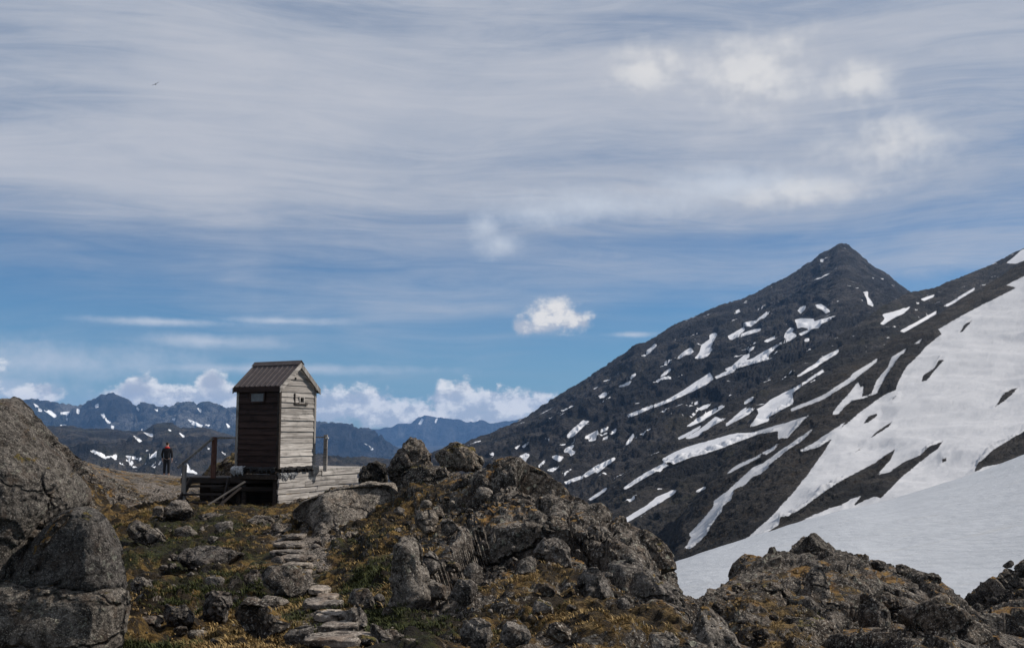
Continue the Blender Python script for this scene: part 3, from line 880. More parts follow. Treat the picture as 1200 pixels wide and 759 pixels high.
# ------------------------------------------------------------------ foreground terrain (px, py, depth, rock, green, gravel)
CT = [
 # path and the slope under the hut
 (405,759,8.0,.1,.4,.6),(385,730,9.3,.1,.5,.7),(375,700,11,.1,.5,.6),(345,665,13.8,.1,.5,.5),(365,655,14.6,.0,.3,.9),(345,640,15.5,.0,.3,.7),(365,635,16.2,.0,.2,.9),(345,614,18,.1,.4,.5),(345,600,20,.2,.4,.4),
 (300,596,22.5,.2,.5,.3),(340,593,24.5,.3,.3,.3),(270,594,24,.2,.5,.2),
 (215,592,24,.1,.4,.1),(160,598,22,.0,.2,.0),(115,584,27,.1,.1,.0),(150,640,17,.0,.7,.0),(200,650,16,.0,.9,.0),(200,618,19.5,.1,.7,.0),(260,625,18.3,.2,.6,.1),(300,650,15,.2,.5,.1),
 (250,690,12,.1,.8,.0),(200,700,11.5,.0,.5,.0),(160,690,12,.0,.5,.0),(150,730,9.8,.0,.1,.0),(200,740,9.4,.1,.3,.0),(300,710,10.8,.2,.4,.1),(250,765,8.2,.1,.3,.0),(330,765,8.1,.2,.4,.3),(170,765,8.2,.0,.8,.0),
 (60,760,8.5,.0,.4,.0),(0,765,8.5,.0,.4,.0),(60,620,19,.1,.2,.0),
 # big bare slope on the left running back to where the person stands
 (-80,470,22,.85,.0,.2),(-20,482,21,.9,.0,.1),(0,486,20.5,.9,.1,.1),(25,499,21.5,.9,.1,.1),(50,514,23,.95,.1,.2),(75,532,25.5,.95,.1,.1),(100,545,29,.95,.1,.15),(130,550,36,.9,.0,.4),(165,554.5,46,.7,.0,.8),(195,557,52,.5,.0,1),(215,559,52,.5,.0,1),
 (60,560,21.5,.9,.2,.0),(100,574,24.5,.9,.1,.1),(140,577,28,.85,.0,.3),(180,576,32,.6,.0,.7),(205,580,30,.3,.1,.7),(10,530,18,.9,.2,.0),
 (-250,420,26,.8,.1,.1),(-350,420,32,.8,.1,.1),(-200,430,45,.8,.1,.2),(-200,600,16,.8,.1,.1),(-200,760,9,.5,.3,.1),(-300,1000,5,.5,.3,.1),(-50,500,45,.7,.1,.3),(60,541,50,.6,.1,.6),(110,550,56,.5,.0,.9),(150,563,60,.5,.0,.8),(215,572,60,.5,.0,.8),(-50,530,75,.6,.1,.5),(100,590,75,.5,.1,.5),
 (260,570,50,.4,.2,.4),(260,590,60,.4,.2,.4),(250,566,36,.5,.2,.2),(310,575,34,.4,.3,.2),(380,580,32,.5,.3,.2),(450,600,30,.6,.3,.0),(260,640,75,.4,.2,.2),
 # under and right of the deck, behind the slab
 (395,583,25.5,.4,.3,.1),(420,575,22.5,.4,.5,.1),(430,590,19.5,.3,.3,.3),(400,600,19,.3,.3,.2),(400,640,15,.1,.6,.3),(440,640,14,.1,.7,.0),(430,615,16.5,.1,.4,.3),(410,670,12.8,.0,.5,.2),(430,690,11,.1,.8,.0),(450,720,9.6,.1,.9,.0),(480,759,7.9,.2,.9,.0),(440,765,7.8,.3,.6,.1),
 # crest left of the mound
 (434,566,20.5,.6,.3,.0),(470,556,19.5,.7,.3,.0),(500,556,18.5,.7,.2,.0),(530,552,18,.6,.1,.0),(560,551,17,.8,.1,.0),(475,585,17,.2,.2,.2),(510,585,16,.3,.2,.1),(545,580,15,.5,.1,.0),
 (500,600,14.8,.4,.2,.0),(480,625,13.4,.5,.2,.0),(530,610,13.6,.5,.1,.0),
 # the mound
 (585,546,15.4,1,.0,.0),(605,546,14.8,1,.0,.0),(625,552,14.2,1,.0,.0),(645,563,13.8,1,.0,.0),(665,575,13.4,1,.1,.0),(690,588,13.0,1,.1,.0),(715,602,12.7,1,.1,.0),(745,618,12.3,1,.1,.0),(768,632,12.0,1,.1,.0),(785,652,11.7,1,.1,.0),(791,668,11.5,1,.1,.0),
 (580,580,13.6,.9,.0,.0),(620,600,12.2,1,.0,.0),(660,620,11.5,1,.0,.0),(710,640,11.0,1,.0,.0),(750,655,10.8,.8,.0,.0),(560,620,12.2,.9,.0,.0),(520,650,11.4,.6,.1,.0),(560,660,10.6,.8,.0,.0),(610,645,10.8,.9,.0,.0),(640,668,9.9,.3,.0,.0),(670,690,9.3,.3,.0,.0),
 (600,690,9.4,.4,.1,.0),(560,700,9.2,.5,.2,.0),(520,700,9.5,.6,.4,.0),(500,740,8.4,.3,.8,.0),(560,750,7.8,.5,.2,.0),(620,730,8.2,.4,.1,.0),(680,730,8.1,.2,.0,.0),(730,725,8.4,.1,.0,.0),(770,722,8.7,.3,.0,.0),(770,685,9.8,.9,.1,.0),(800,700,9.5,.9,.1,.0),
 (830,715,9.1,.9,.1,.0),(850,735,8.5,.8,.1,.0),(868,760,7.9,.8,.1,.0),(640,765,7.3,.5,.2,.0),(700,765,7.3,.3,.1,.0),(760,765,7.5,.5,.1,.0),(820,765,7.6,.8,.1,.0),
 (560,900,4.6,.4,.3,.1),(300,900,4.6,.2,.5,.2),(800,960,4.4,.5,.3,.1),(50,900,4.7,.4,.3,.1),(1000,1000,5.0,.5,.3,.0),(1200,1000,6.0,.6,.3,.0),(600,1500,2.0,.3,.3,.1),(300,1500,2.0,.3,.3,.1),(1000,1500,2.2,.3,.3,.1),
 # behind the mound everything drops to the hollow
 (600,620,21,.8,.1,.0),(500,620,26,.8,.1,.0),(700,690,18.5,.8,.1,.0),(800,760,16,.8,.1,.0),(560,640,35,.8,.1,.0),(700,680,35,.8,.1,.0),(420,640,45,.7,.1,.0),(560,680,60,.7,.1,.0),(450,660,75,.7,.1,.0),(800,720,60,.7,.1,.0),
 (885,800,9.6,.8,.1,.0),(850,790,12,.8,.1,.0),(1000,860,8.6,.6,.2,.0),
 # right outcrop
 (812,697,15.5,.8,.0,.0),(840,683,16,.8,.0,.0),(870,667,16.5,.6,.0,.0),(905,651,17,.7,.0,.0),(930,642,17.2,1,.0,.0),(945,630,17.4,1,.0,.0),(955,626,17.5,1,.0,.0),(968,634,17.5,1,.0,.0),(985,646,17.5,1,.0,.0),(1010,653,17.5,1,.0,.0),(1035,660,17.5,1,.0,.0),
 (1060,663,17.5,.8,.0,.0),(1080,670,17.5,.8,.0,.0),(1098,680,17.4,.9,.0,.0),(1112,698,17,1,.0,.0),(1125,720,16.5,1,.1,.0),(1145,740,15.8,1,.1,.0),(1168,765,15,1,.1,.0),
 (900,685,14.8,.5,.0,.0),(930,668,15.8,.8,.0,.0),(870,700,14.2,.8,.0,.0),(965,665,15.6,1,.0,.0),(985,700,14.2,.6,.0,.0),(1020,700,14.5,.6,.0,.0),(1060,695,15.5,.6,.0,.0),(860,735,12.2,.3,.0,.0),(930,728,12.6,.3,.0,.0),(1000,740,12.4,.9,.0,.0),(1060,740,12.8,.8,.0,.0),(1100,745,13,.9,.1,.0),
 (900,765,11,.5,.1,.0),(1000,765,11,.8,.1,.0),(1100,765,11.6,.8,.1,.0),
 (870,740,22,.8,.1,.0),(960,720,23,.8,.1,.0),(1080,745,24,.8,.1,.0),(900,760,30,.7,.1,.0),(1050,770,30,.7,.1,.0),(950,720,60,.7,.1,.0),
 # scree on the far right
 (1140,712,25,1,.0,.0),(1165,695,25.5,1,.0,.0),(1185,680,26,1,.0,.0),(1205,660,26.5,1,.0,.0),(1250,640,28,1,.0,.0),(1180,730,20,1,.0,.0),(1190,765,16.5,1,.0,.0),(1240,700,22,1,.0,.0),(1150,740,21,1,.0,.0),(1300,740,20,1,.0,.0),(1200,765,35,1,.0,.0),(1300,740,45,.8,.0,.0),(1350,900,10,.8,.2,.0),(1250,740,60,.8,.0,.0)]
CT = np.array(CT, float)


def tps_fit(uv, vals, lam=1e-4):
    n = len(uv)
    d = np.linalg.norm(uv[:, None] - uv[None], axis=-1)
    K = np.where(d > 0, d * d * np.log(d + 1e-12), 0) + lam * np.eye(n)
    Pm = np.concatenate([np.ones((n, 1)), uv], 1)
    A = np.block([[K, Pm], [Pm.T, np.zeros((3, 3))]])
    return np.linalg.solve(A, np.concatenate([vals, np.zeros((3,) + vals.shape[1:])], 0))


_cp = P(CT[:, 0], CT[:, 1], CT[:, 2])
CUV = np.stack([_cp[:, 0] / _cp[:, 1] * 2.4, np.log(_cp[:, 1])], 1)
WZ = tps_fit(CUV, _cp[:, 2:3], 3e-4)


def hz(x, y):
    """terrain height before small relief"""
    sh = np.shape(x)
    x, y = np.ravel(x), np.ravel(y)
    uv = np.stack([x / y * 2.4, np.log(y)], 1)
    out = np.empty(len(x))
    for s in range(0, len(x), 40000):
        u = uv[s:s + 40000]
        d = np.linalg.norm(u[:, None] - CUV[None], axis=-1)
        K = np.where(d > 0, d * d * np.log(d + 1e-12), 0)
        out[s:s + 40000] = K @ WZ[:-3, 0] + WZ[-3, 0] + u @ WZ[-2:, 0]
    return out.reshape(sh)


def zones(x, y):
    uv = np.stack([np.ravel(x) / np.ravel(y) * 2.4, np.log(np.ravel(y))], 1)
    out = np.empty((len(uv), 3))
    for s in range(0, len(uv), 40000):
        d = np.linalg.norm(uv[s:s + 40000][:, None] - CUV[None], axis=-1)
        w = 1 / (d ** 3.5 + 1e-6)
        out[s:s + 40000] = w @ CT[:, 3:6] / w.sum(1, keepdims=True)
    return out.reshape(np.shape(x) + (3,))


def drop(px, py, ymin=4.0, ymax=70.0):
    """first ground point seen at a photo pixel"""
    Y = np.exp(np.linspace(math.log(ymin), math.log(ymax), 700))
    q = P(px, py, Y)
    h = hz(q[:, 0], q[:, 1])
    k = np.nonzero(h > q[:, 2])[0]
    k = k[0] if len(k) else len(Y) - 1
    return float(Y[k])


def ground_relief(pos, rock):
    """small relief along the normal: layered, blocky broken rock; hummocky moss"""
    wv = np.stack([fbm(pos * .9, 2, 71), fbm(pos * .9, 2, 72), fbm(pos * .9, 2, 73)], -1) * .18
    ca, sa = math.cos(.62), math.sin(.62)
    q = np.stack([(pos[..., 0] * ca - pos[..., 2] * sa) * .55, pos[..., 1] * .8, pos[..., 0] * sa + pos[..., 2] * ca], -1)
    f1, e1 = facet(q / 1.0 + wv, 100, 1.3)
    f2, e2 = facet(q / .42 + wv * 1.5, 200, 1.25)
    f3, e3 = facet(q / .13 + wv * 2, 300, 1.2)
    crack = -np.clip(.09 - e1, 0, .09) * 1.5 - np.clip(.09 - e2, 0, .09) * .8
    rk = f1 * .17 + f2 * .10 + f3 * .06 + crack + fbm(pos * 9, 3, 80, .6) * .02 + fbm(q * 2.4, 4, 84, .6, True) * .05 - .06
    so = fbm(pos * 1.3, 4, 60, .55) * .22 + (np.abs(fbm(pos * 3.1, 3, 61)) - .2) * .24 + (np.abs(fbm(pos * 9, 3, 62)) - .2) * .07
    g1, h1 = facet(q / 1.7 + wv, 500, 1.3)
    wr = np.clip((pos[..., 0] / pos[..., 1] - .19) / .04, 0, 1)
    calm = g1 * .36 - np.clip(.06 - h1, 0, .06) * 2 + f2 * .07 + f3 * .03 - .26 + .20 * wr
    w_ = .62 + .38 * wr
    rk = rk * (1 - w_) + calm * w_
    m = np.clip((rock - .3) / .4, 0, 1)
    return rk * m + so * (1 - m)


ST = [(343,630,12,4,0),(339,640,16,5,2),(338,650,17,4,2),(350,657,17,3.5,0),(349,665,16,4.5,2),(347,674,15,3.5,4),(374,693,11,7,6),(383,704,11,3.5,0),(379,711,18,5,4),
      (393,724,20,8,4),(402,738,20,7,2),(396,752,30,10,-6)]
ST_Y = [drop(a, b + d * .5) for a, b, c, d, e in ST]


def build_ground():
    nx = 860
    u = np.linspace(-.70, .74, nx)
    v = np.concatenate([np.linspace(math.log(1.2), math.log(6), 30, endpoint=False), np.linspace(math.log(6), math.log(30), 520, endpoint=False), np.linspace(math.log(30), math.log(80), 80)])
    U, Vv = np.meshgrid(u, v)
    Y = np.exp(Vv)
    X = U * Y
    Z = hz(X, Y)
    pos = np.stack([X, Y, Z], -1)
    zn = zones(X, Y)
    rk = zn[..., 0] + fbm(pos * .8, 4, 33) * .35
    du = np.gradient(pos, axis=1)
    dv = np.gradient(pos, axis=0)
    n = np.cross(du, dv)
    n /= np.linalg.norm(n, axis=-1, keepdims=True)
    amp = np.clip(Y / 11, .7, 1.0) * np.where(Y > 20, np.clip(1 - (Y - 20) / 30 * (zn[..., 2] > .4), .25, 1), 1)
    # the path and the places where hut and steps stand stay even
    amp = amp * np.where((X < -4) & (Y > 16), .8, 1)
    for (a, b_, c_, d_, e_), sy in zip(ST, ST_Y):
        q_ = P(a, b_, sy)
        dd_ = np.hypot(X - q_[0], Y - sy)
        amp = amp * np.clip(.12 + (dd_ - .25) / .5, .12, 1)
    pos = pos + n * (ground_relief(pos, rk) * amp)[..., None]
    # skirt down to the valley
    def sk(r, dz):
        r = r.copy()
        r[..., 2] -= dz
        return r
    V = np.concatenate([sk(pos[:1], 30), pos, sk(pos[-1:], 60)], 0)
    V = np.concatenate([sk(V[:, :1], 30), V, sk(V[:, -1:], 30)], 1)
    pad = lambda a: np.pad(a, 1, mode='edge')
    me = mesh_np('terrain', V, grid_faces(V.shape[0], V.shape[1]), False)
    fattr(me, 'rock', pad(rk))
    fattr(me, 'green', pad(zn[..., 1]))
    fattr(me, 'gravel', pad(zn[..., 2]))
    o = link('terrain', me, M_GROUND)
    tag(o, 'rocky ground with brown and green moss in front of and around the hut', None, None, 'structure')
    return pos, rk, zn


GP, GR, GZ = build_ground()


# ------------------------------------------------------------------ rocks
_ico = {}


def ico(level):
    if level not in _ico:
        bm = bmesh.new()
        bmesh.ops.create_icosphere(bm, subdivisions=level, radius=1)
        V = np.array([v.co[:] for v in bm.verts])
        Fc = np.array([[v.index for v in f.verts] for f in bm.faces])
        bm.free()
        _ico[level] = (V, Fc)
    return _ico[level]


def polar(poly, n=240):
    """outline radius as a function of the angle about its centre"""
    poly = np.asarray(poly, float)
    c = (poly.max(0) + poly.min(0)) / 2 * .5 + poly.mean(0) * .5
    q = poly - c
    th = np.linspace(-math.pi, math.pi, n, endpoint=False)
    R = np.zeros(n)
    a, b = q, np.roll(q, -1, 0)
    for i, t_ in enumerate(th):
        d = np.array([math.cos(t_), math.sin(t_)])
        e = b - a
        den = d[0] * e[:, 1] - d[1] * e[:, 0]
        den = np.where(abs(den) < 1e-9, 1e-9, den)
        s = (a[:, 0] * e[:, 1] - a[:, 1] * e[:, 0]) / den
        r = (a[:, 0] * d[1] - a[:, 1] * d[0]) / den
        ok = (s > 0) & (r >= -1e-6) & (r <= 1 + 1e-6)
        R[i] = s[ok].max() if ok.any() else 0
    k = np.array([1, 2, 3, 2, 1.]) / 9
    R = sum(np.roll(R, j - 2) * k[j] for j in range(5))
    return c, th, R


def rock_shape(c, th, R, Y, thick, lean, fold, level, seed, block=.14, fine=1.0, box=.75, chisel=(.55, .86)):
    """solid rock whose outline seen from the front is R(th); real thickness, folded and leaning front, broken facets"""
    V, Fc = ico(level)
    m = Y / F
    ang = np.arctan2(-V[:, 2], V[:, 0])            # image y points down
    ip = np.sqrt(V[:, 0] ** 2 + V[:, 2] ** 2)
    Rr = np.interp(ang, np.append(th, math.pi), np.append(R, R[0])) * m
    size = R.mean() * m
    r = Rr * np.clip(ip, 0, 1) ** box
    x = r * np.cos(ang)
    z = -r * np.sin(ang)
    s = np.sign(V[:, 1]) * np.abs(V[:, 1]) ** .8
    y = s * thick * size
    wf = np.clip((.45 - V[:, 1]) / .5, 0, 1)
    y = y + lean * z * wf
    if fold is not None:
        fx, al, ar = fold
        fx = (fx - c[0]) * m
        y = y + np.where(x < fx, (fx - x) * al, (x - fx) * ar) * wf
    p = np.stack([x, y, z], -1)
    # broken faces: shave the form off along planes
    pr = np.random.default_rng(seed * 7 + 1)
    nk = 16 if size > .35 else 12
    for _ in range(nk):
        d_ = pr.normal(size=3) * np.array([1, 1.3, 1])
        if d_[1] > 0 and pr.random() < .6:
            d_[1] *= -1
        d_ /= np.linalg.norm(d_)
        pj = p @ d_
        edge_on = 1 - abs(d_[1])
        hh_ = pj.max() * min(.98, pr.uniform(*chisel) + .16 * edge_on)
        p = p - np.maximum(pj - hh_, 0)[:, None] * d_ * .97
    # normals of the smooth form
    fn = np.cross(p[Fc[:, 1]] - p[Fc[:, 0]], p[Fc[:, 2]] - p[Fc[:, 0]])
    n = np.zeros_like(p)
    for k in range(3):
        np.add.at(n, Fc[:, k], fn)
    n /= np.linalg.norm(n, axis=1, keepdims=True) + 1e-9
    o = np.array([seed * 3.7, seed * 1.3, seed * 7.1])
    u = p / size + o
    w = np.stack([fbm(u * 1.3, 2, 5), fbm(u * 1.3, 2, 6), fbm(u * 1.3, 2, 7)], -1) * .3
    f1, e1 = facet(u * 1.25 + w, seed, 1.1)
    f2, e2 = facet(u * 3.1 + w * 2, seed + 9, 1.1)
    d = f1 * block * .75 + f2 * block * .28 + fbm(u * 2.2, 3, seed) * block * .25
    d -= np.clip(.07 - e1, 0, .07) * .5 * (block / .14)
    if level >= 4:
        f3, e3 = facet(u * 7.5 + w * 3, seed + 19, 1.1)
        d += f3 * block * .10 + fbm(u * 14, 3, seed + 3, .6) * .013 * fine
    p = p + n * (d * size)[:, None]
    return p, Fc


def make_rock(name, poly, label, Y=None, thick=.8, lean=.35, fold=None, mat=None, level=None, seed=0, block=.14, group=None, sink=.0, cat='rock', fine=1.0, box=.75, chisel=(.55, .86)):
    c, th, R = polar(poly)
    poly = np.asarray(poly, float)
    if Y is None:
        Y = drop(c[0], poly[:, 1].max() - 2)
    if level is None:
        ext = R.mean()
        level = 6 if ext > 42 else 5 if ext > 12 else 4 if ext > 6 else 3
    p, Fc = rock_shape(c, th, R, Y, thick, lean, fold, level, seed, block, fine, box, chisel)
    me = mesh_np(name, p, Fc)
    loc = P(c[0], c[1], Y + thick * R.mean() * Y / F * .25)
    o = link(name, me, mat or M_ROCK, loc=(float(loc[0]), float(loc[1]), float(loc[2]) - sink))
    tag(o, label, cat, group)
    return o


def ell(cx, cy, hw, hh, tilt=0.0, seed=0, n=11):
    """irregular outline of a stone; tilt in degrees, positive dips to the right"""
    rr = random.Random(seed * 13 + 5)
    pts = []
    a = math.radians(tilt)
    for i in range(n):
        t_ = 2 * math.pi * i / n + rr.uniform(-.15, .15)
        k = rr.uniform(.86, 1.12)
        x, y = hw * k * math.copysign(abs(math.cos(t_)) ** .85, math.cos(t_)), hh * k * math.copysign(abs(math.sin(t_)) ** .85, math.sin(t_))
        pts.append((cx + x * math.cos(a) - y * math.sin(a), cy + x * math.sin(a) + y * math.cos(a)))
    return pts


# ---- large rocks with traced outlines
make_rock('boulder', [(-70,462),(-20,466),(0,474),(12,486),(28,504),(46,524),(66,546),(80,566),(82,590),(74,606),(62,640),(55,700),(40,760),(-70,780)],
          'huge grey boulder filling the left edge, its top sloping down to the right', Y=8.3, thick=.9, lean=.25, fold=(78, .12, .3), mat=M_ROCK_BIG, level=7, seed=3, block=.09, fine=.8, box=.5, chisel=(.78, .93))
make_rock('boulder', [(16,684),(30,652),(48,620),(68,601),(86,595),(104,597),(120,610),(133,636),(142,662),(146,684),(142,691),(100,689),(60,686),(16,688)],
          'rounded grey block leaning against the huge boulder at the left edge', Y=8.0, thick=.6, lean=.22, fold=(118, .10, .5), mat=M_ROCK_BIG, level=6, seed=8, block=.06, fine=.8, box=.33, chisel=(.93, .99))
make_rock('boulder', [(-50,692),(0,686),(44,686),(90,691),(142,693),(145,708),(142,728),(138,752),(134,785),(60,800),(-50,800)],
          'low grey slab of rock below the long crack at the bottom left corner', Y=7.85, thick=.5, lean=.2, fold=(120, .05, .4), mat=M_ROCK_BIG, level=6, seed=12, block=.09, fine=.8, box=.35, chisel=(.93, .99))
make_rock('moss_strip', [(84,594),(92,597),(80,608),(62,628),(48,652),(38,668),(34,662),(46,640),(60,614),(74,598)], 'strip of orange grass in the crack between the huge boulder and the leaning block',
          Y=7.92, thick=.5, lean=.25, mat=rock_material('orange_moss', .5, .9, .1, 1.0, mosscol=((.15, .075, .02), (.07, .045, .014))), level=5, seed=15, block=.22, cat='grass')
make_rock('boulder', [(336,601),(352,588),(390,574),(430,568),(456,568),(467,581),(450,600),(432,622),(412,634),(398,640),(386,632),(362,616),(342,610)],
          'big pale tilted slab just right of the stone steps, its left end in deep shade', Y=17.4, thick=.55, lean=.75, fold=(379, 1.5, .25), mat=M_ROCK_PALE, level=6, seed=21, block=.06, box=.33, chisel=(.92, .99))
R_ = [
 # cx, cy, hw, hh, tilt, mat, label, options
 (206,599,21,13,8,'P','pale rounded boulder at the foot of the wooden stairs',{}),
 (187,601,9,8,0,'R','small round stone on the left side of the pale boulder by the stairs',{}),
 (168,625,31,11,28,'R','long pointed boulder dipping right in the moss between the big left rock and the hut',dict(fold=(150,1.2,.2))),
 (252,654,43,13,4,'R','long flat-topped boulder lying across the moss below the hut',dict(lean=1.0)),
 (217,624,16,7,-8,'R','low grey stone half sunk in moss above the long flat-topped boulder',{}),
 (264,617,14,9,-10,'R','knobbly grey stone between the hut and the long flat-topped boulder',{}),
 (254,606,30,5,3,'R','long thin ledge of stone in the grass in front of the dark stairs',dict(lean=1.0)),
 (305,610,19,6,4,'P','flat pale slab at the top of the stone steps, in front of the hut',dict(lean=1.3)),
 (331,617,17,5,5,'P','flat slab lying where the stone steps reach the hut',dict(lean=1.3)),
 (254,634,20,5,10,'R','mossy low rock just above the long flat-topped boulder',{}),
 (285,637,6,4,0,'P','fist sized pale stone right of the mossy low rock',{}),
 (166,688,14,12,25,'R','grey stone in the dark green moss right of the leaning block',{}),
 (178,705,6,5,10,'P','small pale stone above the flat white topped stone near the left rocks',{}),
 (175,729,18,7,-8,'P','flat white topped stone in brown grass right of the left rocks',dict(lean=.9)),
 (205,723,24,12,14,'R','broad broken stone on the brown grass at the lower left',{}),
 (254,714,18,23,-10,'R','upright angular rock with a pale streak down its face, lower left',dict(fold=(254,.9,.5))),
 (251,682,13,9,25,'R','small angular stone right above the upright streaked rock',{}),
 (229,743,18,5,3,'P','narrow flat stone at the bottom left of the upright streaked rock',dict(lean=.9)),
 (213,738,9,5,0,'D','small dark stone next to the narrow flat stone at the lower left',{}),
 (268,753,27,5,4,'R','long low stone along the bottom edge, left of the path',dict(lean=.9)),
 (300,680,17,12,10,'D','dark rounded stone touching the large grey boulder beside the steps',{}),
 (276,686,9,9,-5,'D','dark lumpy stone left of the dark rounded one beside the steps',{}),
 (336,681,31,17,24,'R','large grey boulder directly left of the stone steps',dict(lean=.7)),
 (318,706,24,7,6,'P','flat topped stone above the big shaded rock at the bottom',dict(lean=.9)),
 (305,732,34,20,28,'D','large dark rock with a black shaded left face at the bottom left of the path',dict(fold=(318,1.6,.3))),
 (352,746,21,12,-5,'R','grey stone with a pale flat top at the bottom, left of the steps',dict(lean=.9)),
 (325,658,9,6,0,'R','small round stone touching the left ends of the upper steps',{}),
 (413,626,9,4,-8,'P','pale flat stone under the lower tip of the tilted slab',{}),
 (431,628,10,5,-10,'P','pale stone on the grass right of the tilted slab',{}),
 (445,623,6,4,0,'P','little pale stone next in line right of the tilted slab',{}),
 (468,598,7,5,20,'P','white faced stone on the grass beside the tilted slab',{}),
 (371,641,7,5,0,'P','pale cobble in the gravel right of the upper steps',{}),
 (421,702,12,16,10,'R','upright stone at the right side of the lower steps',dict(fold=(424,.8,.4))),
 (432,708,7,14,-5,'R','narrow upright stone squeezed beside the upright one by the lower steps',{}),
 (444,706,9,10,30,'R','angular stone right of the two upright ones by the lower steps',{}),
 (454,719,7,9,10,'D','dark mossy stone right of the lower steps',{}),
 (419,725,11,17,-32,'R','tilted kerb stone at the right edge of the wide lower steps',{}),
 (445,743,17,8,38,'R','long kerb stone slanting down to the right near the bottom edge',{}),
 (463,745,14,6,25,'R','flat stone behind the slanting kerb stone near the bottom edge',{}),
 (479,757,23,9,5,'D','brownish rounded rock at the bottom edge right of the path',{}),
 (431,752,16,9,5,'D','square brown stone at the bottom edge beside the lowest step',{}),
 (478,695,18,16,5,'R','broad rock under the tall upright rock at the foot of the mound',{}),
 (499,611,15,13,-15,'P','pale triangular stone with a shaded base on the left of the mound',dict(fold=(492,1.2,.4))),
 (527,618,12,11,10,'P','pale blocky stone right of the pale triangular one on the mound',{}),
 (542,625,8,8,0,'P','small pale block right of the pale blocky stone on the mound',{}),
 (514,599,7,11,-25,'D','thin upright splinter of dark rock behind the pale triangular stone',{}),
 (504,662,13,16,15,'R','grey rock halfway up the left of the mound',dict(fold=(499,.7,.4))),
 (510,692,18,13,18,'R','wide grey rock in the lower left of the mound',{}),
 (543,692,17,14,10,'R','grey block sitting in moss at the lower middle of the mound',{}),
 (556,669,12,12,0,'P','pale greenish stone in the middle of the mound',{}),
 (531,665,9,7,0,'D','dark stone left of the pale greenish one on the mound',{}),
 (567,578,11,7,10,'P','pale flat face of rock near the crest of the mound',dict(lean=.8)),
 (500,590,9,5,0,'P','small pale stone on the brown saddle left of the mound',{}),
 (521,586,8,4,0,'D','low dark stone on the brown saddle left of the mound',{}),
 (637,712,13,10,12,'P','pale grey stone in the brown grass below the mound',{}),
 (731,708,8,8,0,'R','small greenish stone right of the tall facing rock at the lower middle',{}),
 (600,745,20,16,5,'R','grey stone breaking through the grass at the bottom middle',{}),
 (560,742,22,18,-8,'R','broad fractured rock at the bottom edge below the mound',{}),
 (655,742,16,12,0,'D','dark stone at the bottom edge among the tan grass',{}),
 (780,752,20,11,8,'R','low grey rock at the bottom edge left of the pale block',{}),
 (640,690,12,8,20,'D','dark stone in the hollow under the mound',{}),
 (618,664,12,11,0,'R','stone above the dark hollow on the face of the mound',{}),
]
MATS = dict(R=M_ROCK, P=M_ROCK_PALE, D=M_ROCK_D)
for i, (cx, cy, hw, hh, tl, mt, lb, kw) in enumerate(R_):
    make_rock('rock', ell(cx, cy, hw, hh, tl, i), lb, mat=MATS[mt], seed=40 + i, block=.14, box=.55, chisel=(.50, .84), **kw)

# rocks with traced outlines in the middle and on the right
make_rock('rock', [(459,712),(457,684),(460,658),(465,638),(473,627),(484,627),(491,640),(494,660),(500,680),(508,700),(504,714),(480,718)], 'tall upright rock at the left foot of the central mound', mat=M_ROCK, seed=77, block=.14, box=.5, chisel=(.66, .90), fold=(468, .9, .35), lean=.15, thick=.7)
make_rock('rock', [(420,562),(423,550),(430,543),(441,540),(450,546),(453,556),(455,568),(440,572),(424,570)], 'dark round boulder at the right end of the wooden deck', Y=20.3, mat=M_ROCK_BLK, seed=120, block=.2, lean=.1)
make_rock('rock', [(454,566),(457,545),(463,531),(470,519),(480,514),(492,516),(503,522),(509,533),(513,548),(505,560),(470,566)], 'high dark craggy boulder standing on the skyline right of the deck', Y=19.2, mat=M_ROCK_D, seed=121, block=.24, lean=.15)
make_rock('rock', [(507,545),(510,530),(516,522),(527,517),(540,520),(553,525),(563,534),(568,548),(560,556),(530,556),(510,552)], 'second dark skyline boulder, right of the high craggy one', Y=18.6, mat=M_ROCK_D, seed=122, block=.22, fold=(535, .8, .3), lean=.15)
make_rock('rock', [(452,580),(460,560),(475,546),(495,543),(515,550),(530,560),(528,572),(505,580),(475,584)], 'rough brown rock in front of the two skyline boulders', Y=17.6, mat=M_ROCK_D, seed=123, block=.22, lean=.3)
make_rock('rock', [(528,574),(545,557),(565,552),(578,562),(572,574),(550,580)], 'brown rock between the skyline boulders and the mound', Y=16.2, mat=M_ROCK_D, seed=124, block=.22, lean=.3)
make_rock('rock', [(672,715),(680,680),(690,666),(702,664),(714,682),(722,700),(717,712),(700,722),(684,722)], 'tall pale face of rock at the lower middle with grass at its foot', Y=9.3, mat=M_ROCK, seed=125, block=.12, fold=(692, 1.2, .35), lean=.2)
make_rock('rock', [(716,664),(728,652),(742,654),(760,668),(778,680),(800,697),(818,708),(822,720),(800,722),(770,718),(745,712),(725,698),(718,682)], 'long grey slab slanting down to the right edge of the mound', Y=9.7, mat=M_ROCK, seed=126, block=.13, fold=(735, 1.2, .25), lean=.5)
make_rock('rock', [(738,628),(750,620),(766,626),(778,636),(788,650),(792,666),(786,682),(774,676),(760,660),(746,646)], 'smooth rounded shoulder of rock at the right end of the mound', Y=11.6, mat=M_ROCK_D, seed=127, block=.09, lean=.6)
make_rock('rock', [(796,765),(797,735),(802,718),(818,712),(836,716),(850,730),(862,746),(872,768)], 'pale block of rock at the bottom edge right of the mound', Y=8.3, mat=M_ROCK, seed=128, block=.13, fold=(803, 1.4, .3), lean=.35)
make_rock('rock', [(1070,765),(1071,730),(1082,715),(1100,704),(1112,704),(1133,718),(1150,730),(1163,742),(1169,768)], 'dark angular boulder at the foot of the right outcrop', Y=12.2, mat=M_ROCK_D, seed=129, block=.12, fold=(1104, 1.7, .3), lean=.25)
